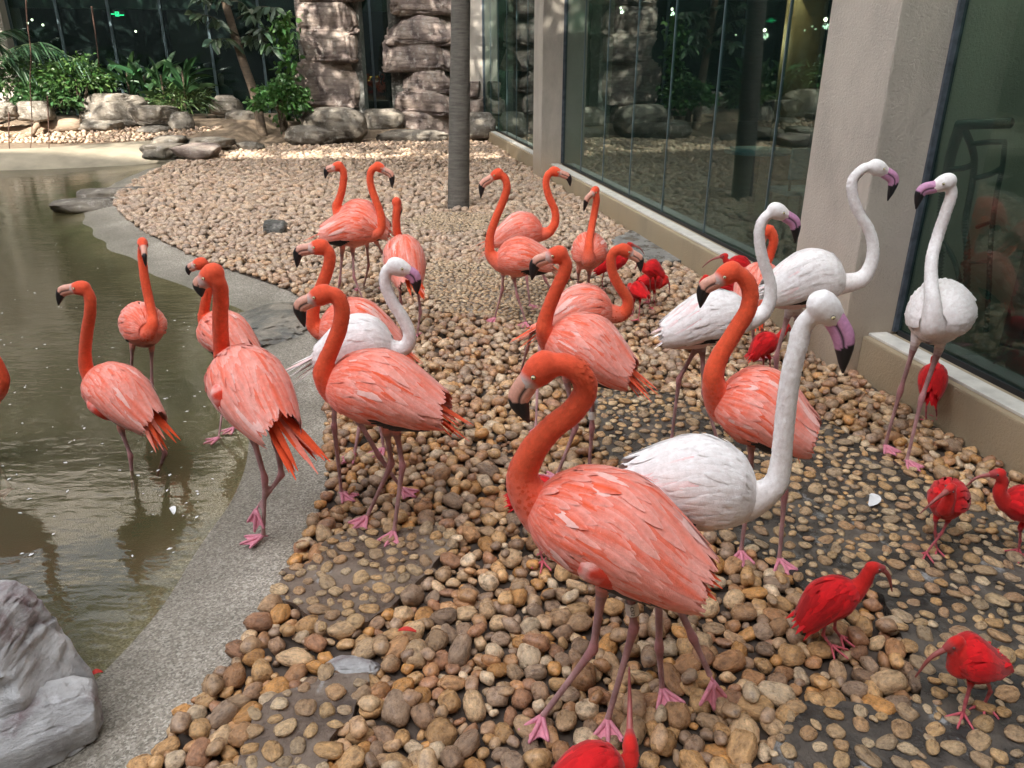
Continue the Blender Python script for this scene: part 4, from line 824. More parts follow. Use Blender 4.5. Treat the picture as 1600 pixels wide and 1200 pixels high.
def bird(kind, spec, label, group):
    ib = kind == 'I'; s = spec.get('s', 1.0); zf = spec.get('z', 0.0)
    feet = []
    for lg in spec['legs']:
        f = lg[2]
        feet.append(P(f[0], f[1], f[2]) if len(f) == 3 else G(f[0], f[1], zf))
    gy = [f[1] for f, lg in zip(feet, spec['legs']) if len(lg[2]) == 2]
    Y = spec.get('Y') or sum(gy)/len(gy)
    c0, c1 = pt(spec['chest'], Y), pt(spec['rump'], Y); ax, up, sd, L = trunk_frame(c0, c1)
    hh = spec.get('hh', .062 if ib else .134)*s; hw = spec.get('hw', hh*(.86 if ib else .88))
    base = (feet[0]+feet[-1])/2; e = empty('scarlet_ibis' if ib else 'flamingo', (base[0], base[1], zf)); tag(e, label, 'ibis' if ib else 'flamingo', group)
    mb = MB()
    tt = np.linspace(0, 1, 18); prof = np.interp(tt, TP_T, TP_H); cen = c0+np.outer(tt, ax*L)+np.outer(np.sin(tt*math.pi)*hh*.10, up)
    V, F = tube(cen, prof*hh, prof*hw, 24, up); mb.add(V, F)
    head = pt(spec['head'], Y); bk = [pt(q, Y) for q in spec['beak']]; f = norm(bk[0]-head)
    nk = [c0+ax*L*.26-up*hh*.05, c0+ax*L*.06-up*hh*.10] + [pt(q, Y) for q in spec['neck']] + [head]
    nn = 56; npts = catmull(nk, nn); u = np.linspace(0, 1, nn)
    if ib: nr = np.interp(u, [0, .2, .45, .8, 1], [.042, .036, .024, .018, .019])*s
    else: nr = np.interp(u, [0, .12, .26, .45, .8, 1], [.085, .064, .040, .0315, .0285, .029])*s*(.90 if kind == 'A' else .78)
    mb.add(*tube(npts, nr, None, 14))
    hl, hr = (.030, .020) if ib else (.050, .036); hl *= s; hr *= s
    hp = np.array([head-f*hl*.85, head-f*hl*.6, head-f*hl*.2, head+f*hl*.25, head+f*hl*.7, head+f*hl*1.15]); mb.add(*tube(hp, np.array([.35, .82, 1.0, .98, .78, .5])*hr, np.array([.35, .75, .86, .82, .62, .42])*hr, 16, up0=np.cross(f, np.cross(bk[2]-bk[0], f)) if np.linalg.norm(np.cross(bk[2]-bk[0], f)) > 1e-4 else None))
    # folded wings
    for sg in (-1, 1):
        wa = c0+ax*L*.16+sd*sg*hw*.66-up*hh*.12; wb = c0+ax*L*.97+sd*sg*hw*.30+up*hh*.12; wt = np.linspace(0, 1, 12); wc = wa+np.outer(wt, wb-wa)+np.outer(np.sin(wt*math.pi)*hh*.16, up)+np.outer(np.sin(wt*math.pi)*hw*.14*sg, sd)
        mb.add(*tube(wc, np.interp(wt, [0, .12, .4, .8, 1], [.30, .55, .62, .38, .12])*hh, np.interp(wt, [0, .12, .4, .8, 1], [.14, .30, .32, .2, .08])*hw, 14, up))
    b_wr = None
    if spec.get('wrist'):
        wx0, wy0, wx1, wy1, wr = spec['wrist']; yy = Y-hw*.72; wr *= 1.12; wp_ = catmull([P(wx0, wy0, yy), P((wx0+wx1)/2, (wy0+wy1)/2, yy-.012), P(wx1, wy1, yy+.03)], 12); mb.add(*tube(wp_, np.array([.35, .7, .92, 1, 1, .98, .95, .9, .8, .65, .45, .2])*wr, None, 14)); b_wr = (wp_, wr)
    legs = []; lr = (.0060, .0070, .0052) if ib else (.0118, .0150, .0094)
    for lg, ft in zip(spec['legs'], feet):
        hip = pt(lg[0], Y); inner = c0+ax*np.clip(np.dot(hip-c0, ax), .25*L, .75*L)+sd*np.clip(np.dot(hip-c0, sd), -.5*hw, .5*hw)-up*hh*.45
        an = lg[1]; ank = P(an[0], an[1], an[2]) if len(an) == 3 and an[2] > 1 else P(an[0], an[1], (Y*.45+ft[1]*.55)+(an[2] if len(an) == 3 else 0)); ft2 = ft+np.array([0, 0, .014*s])
        pts = np.vstack([np.linspace(inner, hip, 5), np.linspace(hip, ank, 14)[1:], np.linspace(ank, ft2, 14)[1:]]); k = len(pts)
        w = np.arange(k); rad = np.interp(w, [0, 4, 8, 15, 17, 19, 22, 29, 30], [lr[0]*2.6, lr[0]*1.7, lr[0], lr[0]*.92, lr[1], lr[0]*.95, lr[2], lr[2]*.95, lr[2]*1.15])*s
        mb.add(*tube(pts, rad, None, 10)); legs.append((pts, hip, ank, ft2))
    me = mb.mesh('body')
    o = link('body', me, None, None); d_near = Y
    m1 = o.modifiers.new('r', 'REMESH'); m1.mode = 'VOXEL'; m1.voxel_size = (.0044 if Y < 2.3 else .0056 if Y < 3.6 else .0070)*(1 if not ib else .72)
    m2 = o.modifiers.new('s', 'SMOOTH'); m2.factor = .5; m2.iterations = 5 if not ib else 3
    pending.append(dict(o=o, e=e, kind=kind, legs=legs, npts=npts, nr=nr, head=head, f=f, bk=bk, c0=c0, ax=ax, up=up, sd=sd, L=L, hh=hh, hw=hw, s=s, spec=spec, Y=Y, hr=hr, feet=feet, wr=b_wr))
def finish(b, me):
    kind = b['kind']; ib = kind == 'I'; spec = b['spec']; s = b['s']; e = b['e']; r = np.random.default_rng(int(abs(b['c0'][0])*1e4) % 9999)
    n = len(me.vertices); V = np.empty(n*3, np.float32); me.vertices.foreach_get('co', V); V = V.reshape(-1, 3).astype(float)
    def dist(P_): 
        out = np.full(n, 9.); idx = np.zeros(n, int)
        for i, p in enumerate(P_):
            d = np.sum((V-p)**2, 1); m_ = d < out; out[m_] = d[m_]; idx[m_] = i
        return np.sqrt(out), idx
    rel = V-b['c0']; t = rel@b['ax']/b['L']; hgt = rel@b['up']/b['hh']
    tint = spec.get('tint', 0.0)
    if ib: body = np.array([.62, .006, .010])*np.array([1, 1, 1]); nk = np.array([.60, .018, .014]); belly = np.array([.55, .008, .012])
    elif kind == 'A': nk = C['neck']*(1+.10*r.uniform(-1, 1)); body = C['pink']*.55+C['orange']*.45; belly = C['pink']*.75+C['pale']*.25
    else: nk = C['white']; body = C['white']*.9+C['wpink']*.1; belly = C['white']*.8+C['wpink']*.2
    col = np.repeat(body[None], n, 0); k = np.clip(-hgt*1.2+.1, 0, 1)[:, None]; col = col*(1-k)+belly*k
    nd, ni = dist(b['npts']); k = np.clip((ni-7)/9., 0, 1)*(nd < b['nr'][ni]*1.5+.012); k = k[:, None]; col = col*(1-k)+nk*k
    if kind == 'A':   # redder towards the head
        k = np.clip((ni-30)/24., 0, 1)[:, None]*(nd < .05)[:, None]*.5; col = col*(1-k)+np.array([.80, .085, .035])*k
    hd = np.linalg.norm(V-b['bk'][0], axis=1)
    if not ib:
        k = np.clip(1-(hd-.020*s)/(.012*s), 0, 1)[:, None]*(.95 if kind == 'A' else .25); col = col*(1-k)+(C['face'] if kind == 'A' else C['wpink'])*k
    else:
        k = np.clip(1-(hd-.016*s)/(.012*s), 0, 1)[:, None]*.8; col = col*(1-k)+np.array([.34, .07, .07])*k
    if b['wr']:
        wd_, wi_ = dist(b['wr'][0]); mott = np.array([mnoise.noise(Vector(v)*38) for v in V[::1]]) if n < 60000 else np.zeros(n)
        k = (np.clip(1.35-wd_/b['wr'][1], 0, .3)/.3)[:, None]; q_ = np.clip(.30+wi_/6.-mott*.9, 0, 1)[:, None]; col = col*(1-k)+(C['pale']*(1-q_)+C['deep']*1.05*q_)*k
    for pts, hip, ank, ft in b['legs']:
        ld, li = dist(pts); k = np.clip((li-3)/3., 0, 1)*(ld < (.03 if not ib else .014)*s)*(hgt < -.5); k = k[:, None]; base = C['leg'] if not ib else np.array([.50, .12, .14])
        jk = np.exp(-((li-17)/2.5)**2)[:, None]*.7; lc = base*(1-jk)+(C['joint'] if not ib else np.array([.5, .1, .12]))*jk; lc = lc*(1+.15*np.sin(li*.9))[:, None]; col = col*(1-k)+lc*k
    a = me.attributes.new('Col', 'FLOAT_COLOR', 'POINT'); c4 = np.ones((n, 4), np.float32); c4[:, :3] = np.clip(col, 0, .95); a.data.foreach_set('color', c4.ravel())
    me.polygons.foreach_set('use_smooth', np.ones(len(me.polygons), bool)); me.materials.clear(); me.materials.append(M['plume']); me.name = 'body'
    o = bpy.data.objects.new('body', me); COL.objects.link(o); o.parent = e; o.matrix_parent_inverse = e.matrix_basis.inverted()
    # beak
    bk = b['bk']; f = b['f']; p0 = bk[0]-f*.012*s; nb = 30; bp = catmull([p0, bk[0]+(bk[1]-bk[0])*.15, bk[1], bk[2]], 80); al = np.concatenate([[0], np.cumsum(np.linalg.norm(np.diff(bp, axis=0), axis=1))]); bp = np.stack([np.interp(np.linspace(0, al[-1], nb), al, bp[:, q]) for q in range(3)], -1); u = np.linspace(0, 1, nb); pl = norm(np.cross(bk[1]-bk[0], bk[2]-bk[1])) if np.linalg.norm(np.cross(bk[1]-bk[0], bk[2]-bk[1])) > 1e-6 else norm(np.cross(f, [0, 0, 1]))
    upb = norm(np.cross(pl, f)); bend = bk[1]-(bk[0]+bk[2])/2
    if np.dot(upb, bend) < 0: upb = -upb
    if ib: hb = np.interp(u, [0, .1, .5, 1], [.0125, .0095, .0062, .0022])*s; wb = hb*.85
    else: hb = np.interp(u, [0, .15, .4, .6, .82, 1], [.0245, .0255, .0255, .0215, .0125, .0025])*s; wb = np.interp(u, [0, .15, .5, .85, 1], [.0185, .018, .0155, .008, .0015])*s
    sg_ = 28; Vb, Fb = tube(bp, hb, wb, sg_, upb); cb = np.zeros((len(Vb), 3)); an = np.linspace(0, 2*math.pi, sg_, endpoint=False)
    for i in range(nb):
        for j in range(sg_):
            if ib: c = np.array([.40, .11, .10])*(1-.45*u[i])
            else:
                c = (C['beakA'] if kind == 'A' else C['beakG'])*(1.0-.12*u[i]); tipk = (.52 if kind == 'A' else .57)-.05*math.sin(an[j])
                if u[i] > tipk: c = C['black']
                sn = math.sin(an[j])
                if .06 < u[i] < .75 and -.12+.25*(u[i]-.4) < sn < .10+.25*(u[i]-.4): c = C['black']*1.5
            cb[i*sg_+j] = c
    cb[-2] = cb[0]; cb[-1] = cb[(nb-1)*sg_]
    if not ib:      # groove along the gape
        for i in range(2, int(nb*.75)):
            for j in range(sg_):
                sn = math.sin(an[j]); c0_ = .25*(u[i]-.4)
                if -.12+c0_ < sn < .10+c0_: q = i*sg_+j; Vb[q] += (bp[i]-Vb[q])*.16
    x = MB().add(Vb, Fb, cb).build('beak', M['beak'], None); x.parent = e; x.matrix_parent_inverse = e.matrix_basis.inverted()
    hs_ = norm(np.cross(f, upb)); hr = b['hr']
    for sg in (-1, 1): eye(e, b['head']+f*hr*.55+hs_*sg*hr*.74+upb*hr*.18, hs_*sg+f*.25, (.0055 if not ib else .004)*s, (.75, .66, .38) if not ib else (.12, .05, .04))
    # wing feathers
    c0, ax, up, sd, L, hh, hw = b['c0'], b['ax'], b['up'], b['sd'], b['L'], b['hh'], b['hw']
    T_ = np.array([-.1, 0, .08, .2, .35, .5, .7, .9, 1.1, 1.35]); A_ = np.array([.2, .42, .70, .93, 1.03, 1.05, .99, .80, .54, .24])
    def surf(tq, th, lift):
        q = np.interp(tq, T_, A_); dr = up*(-hh*.75*max(0, tq-.55)**1.3); bul = 1+.10*math.exp(-((th-.1)/.6)**2); return c0+ax*L*tq+up*(math.sin(math.pi*min(max(tq, 0), 1))*hh*.10)+dr+up*(math.sin(th)*(q*hh+lift))+sd*(math.cos(th)*(q*hw*bul+lift))
    dens = 1.0 if b['Y'] < 3.7 else .7
    rows_ = [(t_, int(max(5, ((15 if t_ < .3 else 14) if not ib else 6)*dens))) for t_ in np.linspace(.0, .82, int((20 if not ib else 9)*dens))]
    for sg in (-1, 1):
        mb = MB()
        for ri, (t0, cnt) in enumerate(rows_):
            for j in range(cnt):
                th = math.pi/2-(j+.5+r.uniform(-.35, .35))/cnt*math.radians(112 if not ib else 105); th = th if sg > 0 else math.pi-th
                ln = min((.050+.150*t0**1.1)*(hh/.132)*r.uniform(.8, 1.25), max(.06, (1.12+.05*r.random()-t0)*L)); wd = (.018+.022*t0)*(hh/.132)*r.uniform(.8, 1.25); ruf = (.007*r.random() if r.random() < .15 else 0)+.0008
                if ib: wd *= 1.5
                drp = r.uniform(.05, .30)*(1 if sg > 0 else -1)*(.4+t0); nk_ = 6; Vf = []; lift0 = -.0005+.0045*r.random()*(.5+t0)
                for k in range(nk_+1):
                    q = k/nk_; tq = t0+ln*q/L; thq = th-drp*q; cpt = surf(tq, thq, lift0+(.0018+ruf+(.0050 if kind == 'A' else .0045)*t0)*q*(hh/.132)); wv = wd*[.55, .85, 1, 1, .88, .62, .12][k]
                    cr = surf(tq, thq+.05, lift0)-surf(tq, thq-.05, lift0); cr = norm(cr); nrm = norm(up*math.sin(thq)+sd*math.cos(thq)); Vf += [cpt-cr*wv*.5-nrm*wv*.06, cpt+nrm*wv*.05, cpt+cr*wv*.5-nrm*wv*.06]
                i = np.arange(nk_)*3; F = np.concatenate([np.stack([i, i+1, i+4, i+3], -1), np.stack([i+1, i+2, i+5, i+4], -1)])
                if ib: c = np.array([.60, .006, .010])*r.uniform(.6, 1.2); ct = c*np.array([1.15, 1.4, 1.3])
                elif kind == 'A':
                    w = np.clip(r.normal(.22+.55*abs(t0-.35)+tint, .36), 0, 1); c = C['orange']*(1-w)+C['pink']*w; kf = np.clip(1.15-t0/.22, 0, 1); c = c*(1-kf)+(C['neck']*.8+C['pink']*.2)*kf; ct = c*.5+C['pale']*.5 if r.random() < .25+.5*(t0 > .15) else c
                    if r.random() < .04 and t0 > .15: c = C['pale']; ct = C['pale']
                else:
                    c = (C['white']*.8+C['wpink']*.2)*r.uniform(.82, .98); ct = C['white']*r.uniform(.96, 1.06)
                    if t0 > .5 and r.random() < .22: c = C['wpink']*np.array([1, .75, .75])
                kk = np.repeat(np.linspace(0, 1, nk_+1), 3)[:, None]; fc = c*(1-kk)+ct*kk; ed = np.tile(np.array([.32, 0, .32]), nk_+1)[:, None]; ep = np.array([.70, .02, .02]) if ib else C['pale'] if kind == 'A' else C['white']; mb.add(np.array(Vf), F, fc*(1-ed)+ep*ed)
        # dark flight feathers under the wing edge
        if not ib and not spec.get('plain'):
            for j in range(5):
                th = math.radians(-30-6*j); th = th if sg > 0 else math.pi-th; t0 = .46+.045*j; ln = min(.24*(hh/.132), (1.02-t0)*L); Vf = []
                for k in range(7):
                    q = k/6; tq = t0+ln*q/L; cpt = surf(tq, th, .004-.006*q); wv = .020*[.6, .9, 1, 1, .9, .6, .1][k]; cr = norm(surf(tq, th+.05, 0)-surf(tq, th-.05, 0)); Vf += [cpt-cr*wv*.5, cpt+norm(up*math.sin(th)+sd*math.cos(th))*.002, cpt+cr*wv*.5]
                i = np.arange(6)*3; F = np.concatenate([np.stack([i, i+1, i+4, i+3], -1), np.stack([i+1, i+2, i+5, i+4], -1)]); mb.add(np.array(Vf), F, C['black'] if (kind == 'A' or j < 2) else C['wpink'])
        x = mb.build('wing', M['feather'], None); x.parent = e; x.matrix_parent_inverse = e.matrix_basis.inverted()
    # short plumage on neck, breast and belly
    mb = MB(); NP = b['npts']; Tn, Un, Sn = frames(NP); cnt = (1500 if b['Y'] < 2.8 else 900 if b['Y'] < 4.2 else 350) if not ib else 250
    pk = r.uniform(0, 1, cnt); Vp = []; Cp = []
    for q in pk:
        i = min(len(NP)-2, int((.14+.72*q)*(len(NP)-1))); a = r.uniform(0, 2*math.pi); dr = Un[i]*math.sin(a)+Sn[i]*math.cos(a); sdw = np.cross(dr, Tn[i]); l_ = r.uniform(.010, .020)*s*(1 if not ib else .8); w_ = r.uniform(.0035, .006)*s
        p_ = NP[i]+Tn[i]*r.uniform(-.01, .01)+dr*b['nr'][i]*.99; tip = p_-Tn[i]*l_+dr*r.uniform(.0002, .0012); mid = p_-Tn[i]*l_*.55+dr*.0004; Vp += [p_, mid+sdw*w_, tip, mid-sdw*w_]; c = nk*r.uniform(.93, 1.08); Cp += [c]*4
    for _ in range(int(cnt*.8)):
        t0 = r.uniform(.02, .92); th = math.radians(r.uniform(-100, -20)); th = th if r.random() < .5 else math.pi-th; l_ = r.uniform(.018, .034)*s*(1 if not ib else .6); w_ = r.uniform(.005, .009)*s*(1 if not ib else .6)
        q_ = np.interp(t0, TP_T, TP_H); dr = norm(up*math.sin(th)+sd*math.cos(th)); p_ = c0+ax*L*t0+up*(math.sin(t0*math.pi)*hh*.10)+up*math.sin(th)*q_*hh*.98+sd*math.cos(th)*q_*hw*.98; tip = p_+ax*l_+dr*.004; mid = p_+ax*l_*.55+dr*.0025; sdw = np.cross(dr, ax); Vp += [p_, mid+sdw*w_, tip, mid-sdw*w_]; c = (belly*.6+body*.4 if not ib else body)*r.uniform(.86, 1.12); Cp += [c]*4
    F = np.arange(len(Vp)).reshape(-1, 4); x = mb.add(np.array(Vp), F, np.clip(np.array(Cp), 0, .93)).build('short_plumage', M['feather'], None); x['kind'] = 'stuff'; x.parent = e; x.matrix_parent_inverse = e.matrix_basis.inverted()
    # tail
    rump = c0+ax*L*.86; tl = pt(spec['tail'], b['Y']); mb = MB(); td = tl-rump; tL = np.linalg.norm(td); td /= tL; ts = norm(np.cross(td, up)); tu = np.cross(ts, td)
    for j in range(13 if not ib else 9):
        a = r.uniform(-.22, .22); v = r.uniform(-.10, .12); d = norm(td+ts*a+tu*v); ln = tL*r.uniform(.72, 1.02); wd = (.026 if not ib else .022)*s; Vf = []
        for k in range(7):
            q = k/6; cpt = rump+ts*a*.12+tu*v*.16+d*ln*q-np.array([0, 0, .012*q*q]); wv = wd*[.7, .95, 1, .95, .8, .5, .1][k]; Vf += [cpt-ts*wv*.5-tu*wv*.12, cpt, cpt+ts*wv*.5-tu*wv*.12]
        i = np.arange(6)*3; F = np.concatenate([np.stack([i, i+1, i+4, i+3], -1), np.stack([i+1, i+2, i+5, i+4], -1)])
        c = np.array([.62, .006, .012]) if ib else (C['orange']*r.uniform(.85, 1.1) if kind == 'A' and r.random() < .7 else C['pink'] if kind == 'A' else (C['white'] if r.random() < .75 else C['wpink'])); mb.add(np.array(Vf), F, c)
    x = mb.build('tail', M['feather'], None); x.parent = e; x.matrix_parent_inverse = e.matrix_basis.inverted()
    # feet
    fy = spec.get('toes'); 
    for i, (lg, ft) in enumerate(zip(spec['legs'], b['feet'])):
        raised = len(lg[2]) == 3 and (len(lg) > 3); d = -ax; yaw = math.atan2(-d[0], d[1]) if fy is None else R(fy[i] if isinstance(fy, (list, tuple)) else fy)
        place_foot(FOOT if not ib else IBFOOT, ft if not raised else ft+np.array([0, 0, .0]), yaw, e, s, R(-70) if raised else 0)
    if spec.get('band') is not None:
        pts, hip, ank, ft = b['legs'][spec['band']]; d = norm(hip-ank); c = ank+d*.045; V_, F_ = tube([c, c+d*.038], .0165*s, None, 20, cap=False); V2_, F2_ = tube([c+d*.038, c], .0150*s, None, 20, cap=False)
        m_ = MB().add(V_, F_, (.75, .75, .73)).add(V2_, F2_, (.7, .7, .7)); x = m_.build('leg_band', M['plastic'], None); x.parent = e; x.matrix_parent_inverse = e.matrix_basis.inverted()
        if spec.get('band_text'):
            cu = bpy.data.curves.new('t', 'FONT'); cu.body = spec['band_text']; cu.size = .0135; cu.extrude = .0004; to = bpy.data.objects.new('t', cu); COL.objects.link(to); dg = bpy.context.evaluated_depsgraph_get(); tm = bpy.data.meshes.new_from_object(to.evaluated_get(dg)); bpy.data.objects.remove(to)
            tv = np.array([v.co[:] for v in tm.vertices]); view = norm(np.array([0, 0, EYE])-c); view = norm(view-d*np.dot(view, d)); sd_ = np.cross(d, view); tv[:, 0] -= tv[:, 0].mean(); tv[:, 1] -= tv[:, 1].mean(); rad = .0165*s+.0006
            Wv = c+d*.019+np.outer(-tv[:, 0], d)+np.outer(np.sin(tv[:, 1]/rad)*rad, sd_)+np.outer(np.cos(tv[:, 1]/rad)*rad+tv[:, 2], view); tm.vertices.foreach_set('co', Wv.astype(np.float32).ravel()); tm.update()
            a = tm.attributes.new('Col', 'FLOAT_COLOR', 'POINT'); a.data.foreach_set('color', np.tile(np.array([.01, .01, .01, 1], np.float32), len(tv))); tm.materials.clear(); y_ = link('band_lettering', tm, None, M['plastic']); y_.parent = x; y_.matrix_parent_inverse.identity()

